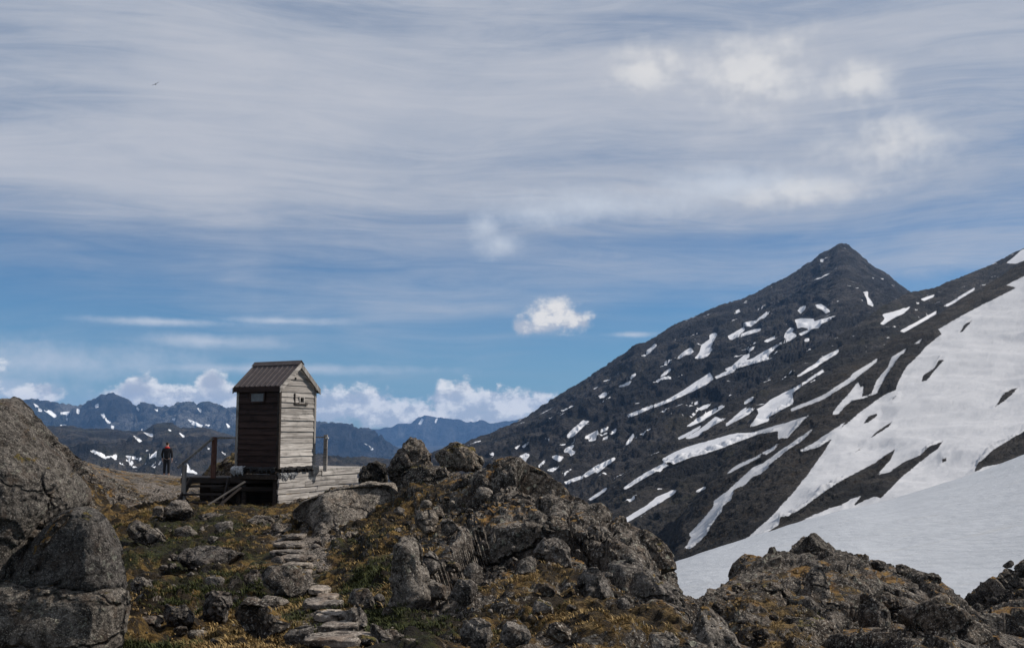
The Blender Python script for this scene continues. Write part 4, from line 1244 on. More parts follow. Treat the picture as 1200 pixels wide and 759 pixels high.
make_rock('rock', [(936,716),(942,690),(950,672),(962,662),(972,668),(974,690),(972,716),(955,722)], 'grey fin of bare rock in the middle of the right outcrop', Y=14.1, mat=M_ROCK_PALE, seed=130, block=.12, fold=(946, 1.2, .2), lean=.25)
make_rock('rock', [(850,722),(858,700),(880,690),(920,684),(948,690),(950,714),(930,722),(880,727)], 'dark overhanging ledge on the left of the right outcrop', Y=13.7, mat=M_ROCK_D, seed=131, block=.16, lean=-.5)
make_rock('rock', [(925,655),(935,640),(947,630),(957,626),(966,632),(976,648),(986,662),(970,672),(945,668)], 'dark pointed summit block on top of the right outcrop', Y=17.0, mat=M_ROCK_BLK, seed=132, block=.16, lean=.2)
make_rock('rock', [(1015,765),(1010,730),(1016,700),(1030,694),(1042,712),(1046,740),(1050,768)], 'upright rib of brown rock left of the dark angular boulder', Y=12.6, mat=M_ROCK_D, seed=133, block=.15, fold=(1024, .9, .4))
make_rock('rock', [(905,765),(910,735),(930,722),(960,724),(985,735),(1000,768)], 'reddish cracked rock at the bottom edge of the right outcrop', Y=12.2, mat=M_ROCK_D, seed=134, block=.14, fold=(925, .8, .4))
for i, (a, b, w, h, l) in enumerate([(990,653,9,7,'first and largest of the dark knobs right of the summit block'), (1010,655,10,6,'second dark knob on the ridge right of the summit block'),
        (1031,662,9,6,'third dark knob on the ridge, in the middle of the right outcrop'), (1058,667,11,6,'low dark knob near the right end of the outcrop ridge'),
        (1092,678,11,8,'last dark knob where the outcrop ridge drops to the snow'), (865,690,9,6,'brown stone on the left slope of the right outcrop'),
        (893,742,10,7,'small stone in orange moss below the dark overhanging ledge'), (1040,705,10,8,'stone in the brown moss at the centre right of the outcrop')]):
    make_rock('rock', ell(a, b, w, h, 0, 200 + i), l, mat=M_ROCK_D, seed=200 + i, block=.22)
make_rock('rock', ell(352, 594, 27, 10, -14, 150), 'brown ledge of rock lying against the foot of the plank foundation', Y=22.4, mat=M_ROCK_D, seed=150, block=.2, lean=.5)
make_rock('rock', ell(398, 578, 24, 9, -10, 151), 'low brown rock half hiding the planks under the deck on the right', Y=22.6, mat=M_ROCK_D, seed=151, block=.2, lean=.5)
make_rock('rock', ell(312, 600, 12, 6, 0, 152), 'pale lump of stone at the corner of the plank foundation', Y=22.8, mat=M_ROCK_PALE, seed=152, block=.2, lean=.4)
# stones lying in the snow
make_rock('rock', ell(1183,661,9,3,-25,300), 'thin dark stone sticking out of the snow near the right edge', Y=33, mat=M_ROCK_BLK, seed=300)
make_rock('rock', ell(1175,676,4,5,-20,301), 'small brown stone in the snow just above the scree', Y=30, mat=M_ROCK_D, seed=301)
make_rock('rock', ell(1193,664,2.5,1.6,0,302), 'tiny dark stone in the snow at the right edge', Y=32, mat=M_ROCK_BLK, seed=302)

# ---- scree pile on the far right, one boulder at a time
rr = random.Random(5)
n = 0
for row, y0 in enumerate([0, 11, 23, 36, 52, 70]):
    x = 1128 + row * 3
    c_ = 0
    while x < 1215:
        w = rr.uniform(5, 11) * (1 + row * .12)
        top = np.interp(x, [1120, 1135, 1160, 1180, 1200, 1230], [716, 706, 692, 688, 668, 650])
        y = top + y0 + rr.uniform(-3, 3) + w * .4
        if not (row > 1 and x < 1165 + (row - 3) * 4):
            make_rock('rock', ell(x, y, w, w * rr.uniform(.6, .85), rr.uniform(-30, 30), 400 + n), f"dark boulder in the far right scree, {['top','second','third','fourth','fifth','lowest'][row]} row down, {['leftmost','second','third','fourth','fifth','sixth','seventh','eighth','ninth','tenth','eleventh','twelfth'][min(c_, 11)]} from the left",
                      Y=25.5 - row * 1.3, mat=M_ROCK_BLK if rr.random() < .7 else M_ROCK_D, seed=400 + n, block=.24, group='boulders of the scree pile')
            c_ += 1
        n += 1
        x += w * 1.55

# ---- loose stones scattered over the moss, a few shapes reused
protos = []
used_labels = set()
TONE = []
LM = [(206,599,'the pale rounded boulder by the stairs'),(168,625,'the long pointed boulder'),(252,654,'the long flat-topped boulder'),(217,624,'the low half sunk stone'),(264,617,'the knobbly stone near the hut'),
      (305,610,'the flat slab before the hut'),(166,688,'the stone in dark moss'),(175,729,'the flat white topped stone'),(205,723,'the broad broken stone'),(254,714,'the upright streaked rock'),
      (268,753,'the long low stone at the bottom edge'),(336,681,'the large boulder beside the steps'),(305,732,'the black shaded rock'),(352,746,'the flat topped grey stone by the path'),(420,600,'the big tilted slab'),
      (345,650,'the upper stone steps'),(395,730,'the lower stone steps'),(421,702,'the two upright stones by the steps'),(445,743,'the slanting kerb stone'),(475,665,'the tall upright rock'),
      (499,611,'the pale triangular stone'),(527,618,'the pale blocky stone'),(504,662,'the grey rock on the mound flank'),(543,692,'the grey block in moss'),(590,620,'the middle of the mound face'),
      (483,534,'the high craggy skyline boulder'),(535,534,'the second skyline boulder'),(637,712,'the pale stone below the mound'),(700,690,'the tall pale rock face'),(768,690,'the long slanting grey slab'),
      (720,640,'the right end of the mound'),(650,585,'the crest of the mound'),(600,745,'the stone at the bottom middle'),(833,740,'the pale block right of the mound'),(957,640,'the dark summit block'),
      (958,690,'the bare grey fin'),(905,705,'the dark overhanging ledge'),(1115,735,'the dark angular boulder'),(1030,730,'the upright brown rib'),(1070,685,'the right shoulder of the outcrop'),(950,745,'the reddish cracked rock'),(845,700,'the left foot of the right outcrop')]
for k in range(9):
    c, th, R = polar(ell(0, 0, 10, 6.5, rr.uniform(-10, 10), 600 + k))
    p, Fc = rock_shape(c, th, R / 10, F, .8, .3, None, 3, 600 + k, .2)
    me = mesh_np('loose_stone', p, Fc)
    me.materials.append(MATS['RPDP'[k % 4]])
    TONE.append({'R': 'grey', 'P': 'pale', 'D': 'dark brown'}['RPDP'[k % 4]])
    protos.append(me)
REG = [((150, 600, 335, 660), 62, 'small loose stone in the moss between the hut and the long flat-topped boulder', 'loose stones in the moss below the hut'),
       ((150, 660, 330, 757), 62, 'small loose stone in the grass at the lower left of the path', 'loose stones in the grass at the lower left'),
       ((330, 600, 470, 757), 46, 'small loose stone beside the stone steps', 'loose stones beside the steps'),
       ((480, 575, 800, 755), 74, 'small loose stone lying on the central mound', 'loose stones on the central mound'),
       ((830, 665, 1110, 757), 44, 'small loose stone lying on the right outcrop', 'loose stones on the right outcrop')]
for (x0, y0, x1, y1), cnt, lb, gr in REG:
    for k in range(cnt):
        px, py = rr.uniform(x0, x1), rr.uniform(y0, y1)
        if x0 > 800 and py < np.interp(px, [830, 955, 1110], [700, 640, 700]):
            py = y1 - rr.uniform(0, 40)
        if x0 == 480 and py < np.interp(px, [480, 600, 700, 800], [575, 570, 610, 700]):
            continue
        Y = drop(px, py)
        if Y > 40 or any(abs(px - a_) < c_ + 8 and abs(py - b_) < 9 for a_, b_, c_, d_, e_ in ST):
            continue
        q = P(px, py, Y)
        pk = rr.randrange(9)
        o = link('loose_stone', protos[pk])
        s = rr.choice([.5, .6, .8, 1.0, 1.5]) * rr.uniform(3.0, 5.2) * Y / F
        o.scale = (s, s * rr.uniform(.8, 1.2), s * rr.uniform(.7, 1.0))
        o.location = (float(q[0]), float(q[1]), float(q[2]) + s * .25 + .03)
        o.rotation_euler = (rr.uniform(-.3, .3), rr.uniform(-.4, .4), rr.uniform(0, 6.28))
        lx, ly, ln_ = min(LM, key=lambda q: (q[0] - px) ** 2 + (q[1] - py) ** 2)
        ddx, ddy = px - lx, py - ly
        side_ = ('right of' if ddx > 0 else 'left of') if abs(ddx) > abs(ddy) else ('in front of' if ddy > 0 else 'behind')
        far_ = 'close ' if math.hypot(ddx, ddy) < 22 else '' if math.hypot(ddx, ddy) < 40 else 'well '
        spx = s / Y * F
        sz_ = 'tiny' if spx < 2.6 else 'small' if spx < 4.5 else 'fist sized' if spx < 6 else 'larger'
        lb_ = f"{sz_} {TONE[pk]} stone {far_}{side_} {ln_}"
        if lb_ in used_labels:                      # one stone like this is enough here
            bpy.data.objects.remove(o)
            continue
        used_labels.add(lb_)
        tag(o, lb_, 'stone', gr)

# ---- angular blocks breaking out of the mound and of the right outcrop
ab = random.Random(77)
placed = []
for k in range(420):
    if len(placed) >= 16:
        break
    if ab.random() < .68:
        px, py = ab.uniform(480, 830), ab.uniform(560, 750)
        if py < np.interp(px, [480, 580, 640, 700, 760, 800, 830], [600, 562, 576, 604, 636, 700, 722]) or (620 < px < 800 and py > 700):
            continue
    else:
        px, py = ab.uniform(830, 1110), ab.uniform(650, 755)
        if py < np.interp(px, [830, 900, 955, 1040, 1110], [706, 672, 650, 682, 712]):
            continue
    hw = ab.choice([9, 12, 15, 19, 24]) * ab.uniform(.85, 1.2)
    if any(math.hypot(px - a, (py - b) * 1.4) < (hw + c) * .82 for a, b, c in placed):
        continue
    if any(math.hypot(px - q[0], py - q[1]) < hw * .6 + q[2] for q in R_):
        continue
    placed.append((px, py, hw))
    Y = drop(px, py)
    if Y > 20:
        continue
    lx, ly, ln_ = min(LM, key=lambda q: (q[0] - px) ** 2 + (q[1] - py) ** 2)
    ddx, ddy = px - lx, py - ly
    side_ = ('right of' if ddx > 0 else 'left of') if abs(ddx) > abs(ddy) else ('below' if ddy > 0 else 'above')
    pick = ab.choice('RRDDP')
    size_ = 'small' if hw < 12 else 'middling' if hw < 17 else 'broad'
    make_rock('rock', ell(px, py, hw, hw * ab.uniform(.55, .95), ab.uniform(15, 50), 800 + k, 7), f"{size_} angular {dict(R='grey', D='brown', P='pale')[pick]} block {side_} {ln_}",
              Y=Y + hw * Y / F * .35, mat=MATS[pick], seed=800 + k, block=.14, box=.55, chisel=(.50, .84), sink=hw * Y / F * .3, group='angular blocks of the rocky mounds', thick=.9, lean=ab.uniform(.2, .7), fold=(px - hw * .2, ab.uniform(.5, 1.3), ab.uniform(.1, .4)))

# ---- the stone steps
pth = empty('stone_steps', tuple(float(v) for v in P(345, 668, 14.0)))
tag(pth, 'steps of flat pale stones climbing from the bottom edge to the hut', 'steps')
for i, (cx, cy, hw, hh, tl) in enumerate(ST):
    hw = hw * (1.25 if i > 7 else 1.1)
    c, th, R = polar(ell(cx, cy, hw, hh, tl, 700 + i, 9))
    Y = ST_Y[i]
    V, Fc = ico(5)
    m = Y / F
    # a flat tread: wide, deep, a hand thick
    dep = max(.34, hh * m * 3.0)
    q = V.copy()
    q = np.sign(q) * np.abs(q) ** np.array([.6, .6, .3])
    x, y, z = q[:, 0] * hw * m, q[:, 1] * dep * .5, q[:, 2] * .034
    p = np.stack([x, y, z], -1)
    o3 = np.array([i * 5.1, 3.0, 7.7])
    f1, e1 = facet(p / .22 + o3, 720 + i)
    p = p + np.stack([q[:, 0] * f1 * .03, q[:, 1] * f1 * .04, q[:, 2] * 0 + f1 * .008], -1) + fbm(p * 9 + o3, 4, i)[:, None] * np.array([.03, .03, .008])
    loc = P(cx, cy, Y)
    gz = float(hz(loc[0], Y))
    o = link('step', mesh_np('step', p, Fc), M_STEP, pth)
    o.location = (float(loc[0]) - pth.location.x, Y - pth.location.y, gz + .05 - pth.location.z)


# ------------------------------------------------------------------ box and board builders
def box_mesh(name, x0, x1, y0, y1, z0, z1, bev=.004, jag=0.0, seed=0):
    bm = bmesh.new()
    bmesh.ops.create_cube(bm, size=1)
    r = random.Random(seed)
    for v in bm.verts:
        v.co = Vector((x0 + (v.co.x + .5) * (x1 - x0), y0 + (v.co.y + .5) * (y1 - y0), z0 + (v.co.z + .5) * (z1 - z0)))
        if jag:
            v.co += Vector((r.uniform(-jag, jag), r.uniform(-jag, jag) * .4, r.uniform(-jag, jag) * .6))
    if bev:
        bmesh.ops.bevel(bm, geom=bm.edges[:], offset=bev, segments=1, affect='EDGES')
    me = bpy.data.meshes.new(name)
    bm.to_mesh(me)
    bm.free()
    return me


def poly_prism(name, pts, a, b, axis='y', bev=0.0):
    """pts in the plane, extruded from a to b along axis"""
    bm = bmesh.new()
    mk = (lambda p, d: (p[0], d, p[1])) if axis == 'y' else (lambda p, d: (d, p[0], p[1]))
    v1 = [bm.verts.new(mk(p, a)) for p in pts]
    v2 = [bm.verts.new(mk(p, b)) for p in pts]
    bm.faces.new(v1)
    bm.faces.new(v2[::-1])
    for i in range(len(pts)):
        j = (i + 1) % len(pts)
        bm.faces.new((v1[j], v1[i], v2[i], v2[j]))
    bmesh.ops.recalc_face_normals(bm, faces=bm.faces[:])
    me = bpy.data.meshes.new(name)
    bm.to_mesh(me)
    bm.free()
    return me


def beam(name, a, b, w, h, mat, parent=None, bev=.004):
    """squared timber from a to b"""
    a, b = Vector(a), Vector(b)
    d = b - a
    me = box_mesh(name, 0, d.length, -w / 2, w / 2, -h / 2, h / 2, bev)
    o = link(name, me, mat, parent)
    o.location = a
    o.rotation_euler = d.to_track_quat('X', 'Z').to_euler()
    return o


# ------------------------------------------------------------------ the wooden hut
C0 = P(325.5, 549, 24.0)
HZ = float(C0[2])
ROT = math.radians(62)
hut = empty('wooden_hut', (float(C0[0]), 24.0, HZ), ROT)
tag(hut, 'small tall weathered wooden outhouse with brown metal gable roof', 'hut')
L = 1.30          # footprint
H = 2.00          # wall height
PKH = .54         # gable rise
rr = random.Random(11)


def lap(name, x0, x1, z0, z1, face, mat, clip=None):
    """one lap board; its lower edge stands proud of the board below. face: 0 gable front (y=0), 1 side (x=0), 2 far gable, 3 far side"""
    t0, t1 = rr.uniform(.024, .046), .010
    j = rr.uniform(-.004, .004)
    bm = bmesh.new()
    if clip:
        xa0, xa1, xb0, xb1 = clip
    else:
        xa0, xa1, xb0, xb1 = x0, x1, x0, x1
    n = 6
    prof = []
    for k in range(n + 1):
        f = k / n
        wob = rr.uniform(-.004, .004)
        prof.append((f, wob))
    vs = []
    for f, wob in prof:
        xb, xt = xa0 + (xa1 - xa0) * f, xb0 + (xb1 - xb0) * f
        vs.append([bm.verts.new((xb, 0.0, z0 + wob)), bm.verts.new((xb, -t0 - j, z0 + wob)), bm.verts.new((xt, -t1, z1)), bm.verts.new((xt, 0.0, z1))])
    for k in range(n):
        A, B = vs[k], vs[k + 1]
        for q in range(4):
            bm.faces.new((A[q], A[(q + 1) % 4], B[(q + 1) % 4], B[q]))
    bm.faces.new(vs[0][::-1])
    bm.faces.new(vs[-1])
    bmesh.ops.recalc_face_normals(bm, faces=bm.faces[:])
    R = {0: Matrix.Identity(4), 1: Matrix.Translation((0, L, 0)) @ Matrix.Rotation(-math.pi / 2, 4, 'Z'),
         2: Matrix.Translation((L, L, 0)) @ Matrix.Rotation(math.pi, 4, 'Z'), 3: Matrix.Translation((L, 0, 0)) @ Matrix.Rotation(math.pi / 2, 4, 'Z')}[face]
    bmesh.ops.transform(bm, matrix=R, verts=bm.verts[:])
    me = bpy.data.meshes.new(name)
    bm.to_mesh(me)
    bm.free()
    return link(name, me, mat, hut)


# dark core behind the boards
link('wall_core', poly_prism('wall_core', [(.006, .01), (L - .006, .01), (L - .006, H), (L / 2, H + PKH - .02), (.006, H)], .006, L - .006), M_DARK, hut)
NB = 14
bh = H / NB
HS0 = [bh * rr.uniform(.8, 1.2) for _ in range(NB)]
HS0 = [h_ * H / sum(HS0) for h_ in HS0]
WX0, WX1, WZ0, WZ1 = .70, .85, sum(HS0[:11]), sum(HS0[:12])     # small hole in the gable wall
PX0, PX1, PZ0, PZ1 = L - .86, L - .44, 1.60, 1.81  # pane on the dark side (board coordinate)
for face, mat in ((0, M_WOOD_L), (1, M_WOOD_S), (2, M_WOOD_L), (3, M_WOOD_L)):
    z = 0.0
    hs = [bh * rr.uniform(.8, 1.2) for _ in range(NB)] if face else HS0
    sc_ = H / sum(hs)
    for k in range(NB):
        h_ = hs[k] * sc_
        z1 = z + h_ + .012
        cuts = [(.035, L - .035)]
        if face == 0 and k == 11:
            cuts = [(.035, WX0), (WX1, L - .035)]
        for a, b in cuts:
            lap('plank', a, b, z, z1, face, mat)
        z += h_
for face in (0, 2):
    z = H
    for k in range(4):
        z1 = min(z + .155, H + PKH - .03)
        w0 = (1 - (z - H) / PKH) * L / 2 - .01
        w1 = (1 - (z1 - H) / PKH) * L / 2 - .01
        if z1 - z > .02 and w0 > .04:
            lap('plank', 0, 0, z, z1, face, M_WOOD_L, (L / 2 - w0, L / 2 + w0, L / 2 - max(w1, .02), L / 2 + max(w1, .02)))
        z += .145
# corner trims
for (x, y, m_) in ((-.036, -.040, M_WOOD_D), (L - .03, -.040, M_WOOD_V), (-.036, L - .03, M_WOOD_V), (L - .03, L - .03, M_WOOD_V)):
    link('corner_board', box_mesh('corner_board', x, x + .072, y, y + .072, -.01, H + .02, .004), m_, hut)
# window opening with its frame
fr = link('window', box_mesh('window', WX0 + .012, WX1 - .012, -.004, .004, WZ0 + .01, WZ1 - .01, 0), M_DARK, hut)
for x0, x1, z0, z1, nm in ((WX0 - .20, WX0 - .172, WZ0 - .06, WZ1 + .09, 'shutter_rail'), (WX0 - .025, WX0 + .012, WZ0 - .02, WZ1 + .02, 'frame'), (WX1 - .012, WX1 + .02, WZ0 - .02, WZ1 + .02, 'frame'),
                           (WX0 + .012, WX1 - .012, WZ0 - .02, WZ0 + .01, 'frame'), (WX0 + .012, WX1 - .012, WZ1 - .01, WZ1 + .02, 'frame')):
    link(nm, box_mesh(nm, x0, x1, -.052, -.002, z0, z1, .002), M_WOOD_D if nm == 'shutter_rail' else M_WOOD_L, fr)
link('sill', box_mesh('sill', WX0 - .16, WX1 + .13, -.062, -.002, WZ0 - .055, WZ0 - .022, .003), M_WOOD_D, fr)
link('hook', box_mesh('hook', .50, .54, -.06, -.01, H + .155, H + .20, .004), M_DARK, hut)
# milky pane on the shaded side (faces -x)
pn = link('window', box_mesh('window', -.052, -.036, L - PX1 + .01, L - PX0 - .01, PZ0 + .01, PZ1 - .01, 0), M_PANE, hut)
for y0, y1, z0, z1 in ((L - PX1 - .03, L - PX1 + .01, PZ0 - .03, PZ1 + .03), (L - PX0 - .01, L - PX0 + .03, PZ0 - .03, PZ1 + .03),
                       (L - PX1 + .01, L - PX0 - .01, PZ0 - .03, PZ0 + .01), (L - PX1 + .01, L - PX0 - .01, PZ1 - .01, PZ1 + .03)):
    link('frame', box_mesh('frame', -.066, -.030, y0, y1, z0, z1, .002), M_WOOD_S, pn)
# roof: two sheets of ribbed metal
OV, OVG = .09, .085
sl = math.atan2(PKH, L / 2)


def roof_sheet(side):
    run = (L / 2 + OV)
    bm = bmesh.new()
    prof = []
    y = -OVG
    tot = L + 2 * OVG
    nr = 9
    for k in range(nr):
        y0 = -OVG + tot * k / nr
        w = tot / nr
        prof += [(y0, 0), (y0 + w * .62, 0), (y0 + w * .70, .015), (y0 + w * .90, .015), (y0 + w * .985, 0)]
    prof.append((-OVG + tot, 0))
    va, vb, vc, vd = [], [], [], []
    for y, h in prof:
        xo = -OV if side == 0 else L + OV
        zo = H - OV * math.tan(sl)
        va.append(bm.verts.new((xo, y, zo + h + .045)))
        vb.append(bm.verts.new((L / 2, y, H + PKH + h + .045)))
        vc.append(bm.verts.new((xo, y, zo + h + .042)))
        vd.append(bm.verts.new((L / 2, y, H + PKH + h + .042)))
    for k in range(len(prof) - 1):
        bm.faces.new((va[k], va[k + 1], vb[k + 1], vb[k]))
        bm.faces.new((vc[k], vd[k], vd[k + 1], vc[k + 1]))
        bm.faces.new((va[k], vc[k], vc[k + 1], va[k + 1]))
    bmesh.ops.recalc_face_normals(bm, faces=bm.faces[:])
    me = bpy.data.meshes.new('roof_sheet')
    bm.to_mesh(me)
    bm.free()
    return link('roof_sheet', me, M_ROOF, hut)


roof_sheet(0)
roof_sheet(1)
# roof boarding under the sheets, fascia, barge boards, ridge cap
zo = H - OV * math.tan(sl)
link('roof_boarding', poly_prism('roof_boarding', [(-OV + .01, zo + .008), (L / 2, H + PKH + .002), (L + OV - .01, zo + .008), (L + OV - .01, zo + .040), (L / 2, H + PKH + .038), (-OV + .01, zo + .040)], -OVG + .03, L + OVG - .03), M_WOOD_D, hut)
for x in (-OV - .012, L + OV - .012):
    link('fascia', box_mesh('fascia', x, x + .024, -OVG + .004, L + OVG - .004, zo - .085, zo + .035, .003), M_WOOD_S, hut)
for y in (-OVG - .026, L + OVG + .004):
    for s_ in (0, 1):
        xo = -OV - .02 if s_ == 0 else L + OV + .02
        zz = H - (OV + .02) * math.tan(sl)
        pts = [(xo, zz - .10), (L / 2, H + PKH - .10), (L / 2, H + PKH + .035), (xo, zz + .035)]
        link('barge_board', poly_prism('barge_board', pts, y, y + .022), M_WOOD_L if s_ == 0 else M_WOOD_V, hut)
cap = [(L / 2 - .11, H + PKH - .11 * math.tan(sl) + .076), (L / 2, H + PKH + .090), (L / 2 + .11, H + PKH - .11 * math.tan(sl) + .076), (L / 2 + .11, H + PKH - .11 * math.tan(sl) + .070), (L / 2, H + PKH + .080), (L / 2 - .11, H + PKH - .11 * math.tan(sl) + .070)]
link('ridge_cap', poly_prism('ridge_cap', cap, -OVG - .03, L + OVG + .03), M_ROOF, hut)


# torn sheeting and felt hanging out under the walls
def rag(name, x0, x1, face, z0, z1, mat, seed, out=.06):
    r = random.Random(seed)
    n = 26
    bm = bmesh.new()
    rows = []
    for k in range(n + 1):
        x = x0 + (x1 - x0) * k / n
        lo = z0 + r.uniform(0, (z1 - z0) * .75)
        col = []
        for q in range(5):
            f = q / 4
            z = z1 + (lo - z1) * f
            col.append(bm.verts.new((x, -.045 - out * math.sin(f * 2.6) - r.uniform(0, .035), z + r.uniform(-.012, .012))))
        rows.append(col)
    for k in range(n):
        for q in range(4):
            bm.faces.new((rows[k][q], rows[k + 1][q], rows[k + 1][q + 1], rows[k][q + 1]))
    if face == 1:
        bmesh.ops.transform(bm, matrix=Matrix.Translation((0, L, 0)) @ Matrix.Rotation(-math.pi / 2, 4, 'Z'), verts=bm.verts[:])
    bmesh.ops.solidify(bm, geom=bm.faces[:], thickness=.008)
    me = bpy.data.meshes.new(name)
    bm.to_mesh(me)
    bm.free()
    return link(name, me, mat, hut)


rag('felt_strip', .0, L, 0, -.13, .035, M_FELT, 1)
rag('felt_strip', .30, L, 1, -.13, .03, M_FELT, 2)
rag('torn_sheet', -.06, .34, 1, -.18, .04, M_TARP, 3, .10)
rag('torn_sheet', L - .14, L + .06, 0, -.26, .05, M_TARP, 4, .10)
rag('torn_sheet', .02, .62, 0, -.30, -.10, M_TARP, 5, .03)

# ------------------------------------------------------------------ plank crib under the hut
crib = empty('plank_foundation', (float(C0[0]), 24.0, HZ), ROT)
tag(crib, 'low foundation of rough bleached planks carrying the hut', 'foundation')
z = -.10
k = 0
for h_ in (.13, .12, .14, .13, .15, .14):
    x1 = L + 1.85 if k < 3 else L + (1.5, .9, .3)[k - 3]
    brk = rr.uniform(.9, 1.6)
    x0_ = rr.uniform(-.03, .02)
    for a, b in ((x0_, brk), (brk + .012, x1 + rr.uniform(-.06, .06))):
        if b - a > .15:
            d_ = rr.uniform(0, .03)
            link('plank', box_mesh('plank', a, b, -.03 - d_, -.03 - d_ + .05, z - h_ + .012, z, .006, .022, k * 7 + int(a * 10)), M_WOOD_L, crib)
    z -= h_
    k += 1
for (x, y) in ((.03, .05), (L - .1, .05), (.03, L - .1), (L - .1, L - .1), (L + 1.3, .08)):
    link('post', box_mesh('post', x, x + .12, y, y + .12, -1.15, -.14, .008), M_WOOD_D, crib)
link('floor_frame', box_mesh('floor_frame', -.05, L + .02, .03, L + .02, -.13, -.015, .006), M_WOOD_D, crib)
link('cross_beam', box_mesh('cross_beam', -.075, -.055, -.02, L + .1, -.26, -.135, .006), M_WOOD_D, crib)

# ------------------------------------------------------------------ deck on the right
dk = empty('wooden_deck', (float(C0[0]), 24.0, HZ), ROT)
tag(dk, 'plank deck with a pale front edge right of the hut, ending at a dark boulder', 'deck')
for i in range(9):
    y0 = -.03 + i * .145
    link('deck_board', box_mesh('deck_board', L + .05, L + 2.05 + rr.uniform(-.05, .05), y0, y0 + .135, -.085, -.05, .004), M_WOOD_L, dk)
link('edge_board', box_mesh('edge_board', L + .03, L + 2.02, -.062, -.034, -.10, -.045, .004), M_WOOD_V, dk)
for x in (L + .12, L + .9, L + 1.6):
    link('joist', box_mesh('joist', x, x + .06, .0, 1.2, -.20, -.088, .004), M_WOOD_D, dk)
rp = P(381, 551, 25.2)
rl = empty('railing', (float(rp[0]), 25.2, HZ - .06))
tag(rl, 'single pale post with a thin rail on the deck right of the hut', 'railing')
link('post', box_mesh('post', -.045, .045, -.045, .045, -.05, .86, .006), M_WOOD_L, rl)
beam('rail', (-.04, .02, .80), (-.42, .12, .80), .03, .03, M_WOOD_V, rl)
link('cap', box_mesh('cap', .0, .075, -.06, .02, .76, .80, .004), M_TARP, rl)

# ------------------------------------------------------------------ stairs and landing on the left
ld = P(325, 560.5, 23.95)
lz = float(ld[2])
xL = float(P(214, 560, 24.7)[0])
land = empty('landing', (xL, 24.5, lz))
tag(land, 'dark wooden landing between the stairs and the hut', 'deck')
W = float(ld[0]) - xL
for i in range(8):
    y0 = .03 + i * .15
    link('deck_board', box_mesh('deck_board', .0 if i else .03, W - .02 - i * .13, y0, y0 + .14, -.045, -.008, .004), M_WOOD_D, land)
link('edge_beam', box_mesh('edge_beam', .03, W - .05, -.03, .028, -.14, .0, .006), M_WOOD_D, land)
link('lower_beam', box_mesh('lower_beam', .75, W - .08, -.02, .03, -.33, -.22, .006), M_WOOD_D, land)
for x in (.75, 1.5, W - .25):
    link('post', box_mesh('post', x, x + .10, .05, .15, -.95, -.05, .006), M_WOOD_D, land)
    link('post', box_mesh('post', x, x + .10, 1.0, 1.1, -1.1, -.05, .006), M_WOOD_D, land)
link('underside_shade', box_mesh('underside_shade', .3, W - .1, .62, .65, -.85, -.05, .004), M_WOOD_D, land)  # dark sheet added in the open underside to stand in for its shade

stp = P(214, 590, 23.6)
stx = float(stp[0])
stairs = empty('wooden_stairs', (stx, 23.75, lz - .66))
tag(stairs, 'short dark wooden stairs going up to the landing left of the hut', 'stairs')
for i in range(3):
    zt = .66 - (i + 1) * .175
    yt = .55 - (i + 1) * .24
    link('tread', box_mesh('tread', -.06 * i - .02, .78 + .05 * i, yt, yt + .24, zt - .04, zt, .005), M_WOOD_D, stairs)
link('bottom_board', box_mesh('bottom_board', -.18, 1.1, -.28, -.06, -.06, -.0, .006), M_WOOD_D, stairs)
beam('stringer', (-.06, .60, .62), (-.14, -.30, -.04), .04, .16, M_WOOD_D, stairs)
beam('stringer', (.85, .60, .62), (.95, -.30, -.04), .04, .16, M_WOOD_D, stairs)

hr = empty('handrail', (float(P(250, 558, 24.5)[0]), 24.5, lz))
tag(hr, 'handrail with a tall reddish post and a sloping pale rail left of the hut', 'railing')
link('post', box_mesh('post', -.055, .055, -.05, .05, -.02, .98, .006), M_WOOD_R, hr)
bx = float(P(216, 560, 23.9)[0]) - hr.location.x
o = link('post', box_mesh('post', bx - .05, bx + .04, -.65, -.56, -.70, .33, .006), M_WOOD_V, hr)
o['label'] = 'short grey post at the bottom of the stairs'
beam('sloping_rail', (-.02, -.06, .95), (bx - .12, -.74, .26), .035, .06, M_WOOD_V, hr)
beam('top_rail', (-.10, .03, .955), (.62, .16, .955), .05, .045, M_WOOD_V, hr)
M_WOOD_LEAN = wood_material('old_plank', (.06, .052, .046), (.17, .155, .14), 'X')
# loose bleached poles leaning against the landing
for i, (a, b, lb) in enumerate((((243, 592, 23.3), (287, 564, 23.8), 'weathered plank leaning against the dark landing, the longer one'),
                                ((256, 593, 23.2), (282, 571, 23.55), 'shorter weathered plank leaning in front of the dark landing'))):
    o = beam('leaning_plank', P(*a), P(*b), .09, .03, M_WOOD_D if i else M_WOOD_LEAN)
    tag(o, lb, 'plank')

# tan rock behind the landing
make_rock('rock', [(228,575),(234,556),(243,548),(256,540),(268,534),(282,536),(296,545),(300,575)], 'tan grassy hump of rock behind the landing, left of the hut', Y=31, mat=rock_material('rock_tan', .9, .5, .2, .75, mosscol=((.16,.12,.07),(.07,.065,.03))), seed=900, block=.2)


# ------------------------------------------------------------------ the person
def skin_body(name, joints, edges, mat, parent, sub=2):
    me = bpy.data.meshes.new(name)
    me.from_pydata([j[0] for j in joints], edges, [])
    o = bpy.data.objects.new(name, me)
    COL.objects.link(o)
    m = o.modifiers.new('skin', 'SKIN')
    for i, j in enumerate(joints):
        sv = me.skin_vertices[0].data[i]
        sv.radius = (j[1], j[2] if len(j) > 2 else j[1])
        sv.use_root = (i == 0)
    m.use_smooth_shade = True
    s = o.modifiers.new('subdivision', 'SUBSURF')
    s.levels = sub
    s.render_levels = sub
    me.materials.append(mat)
    o.parent = parent
    return o


pf = P(195, 555.6, 51.5)
gz = float(hz(pf[0], 51.5))
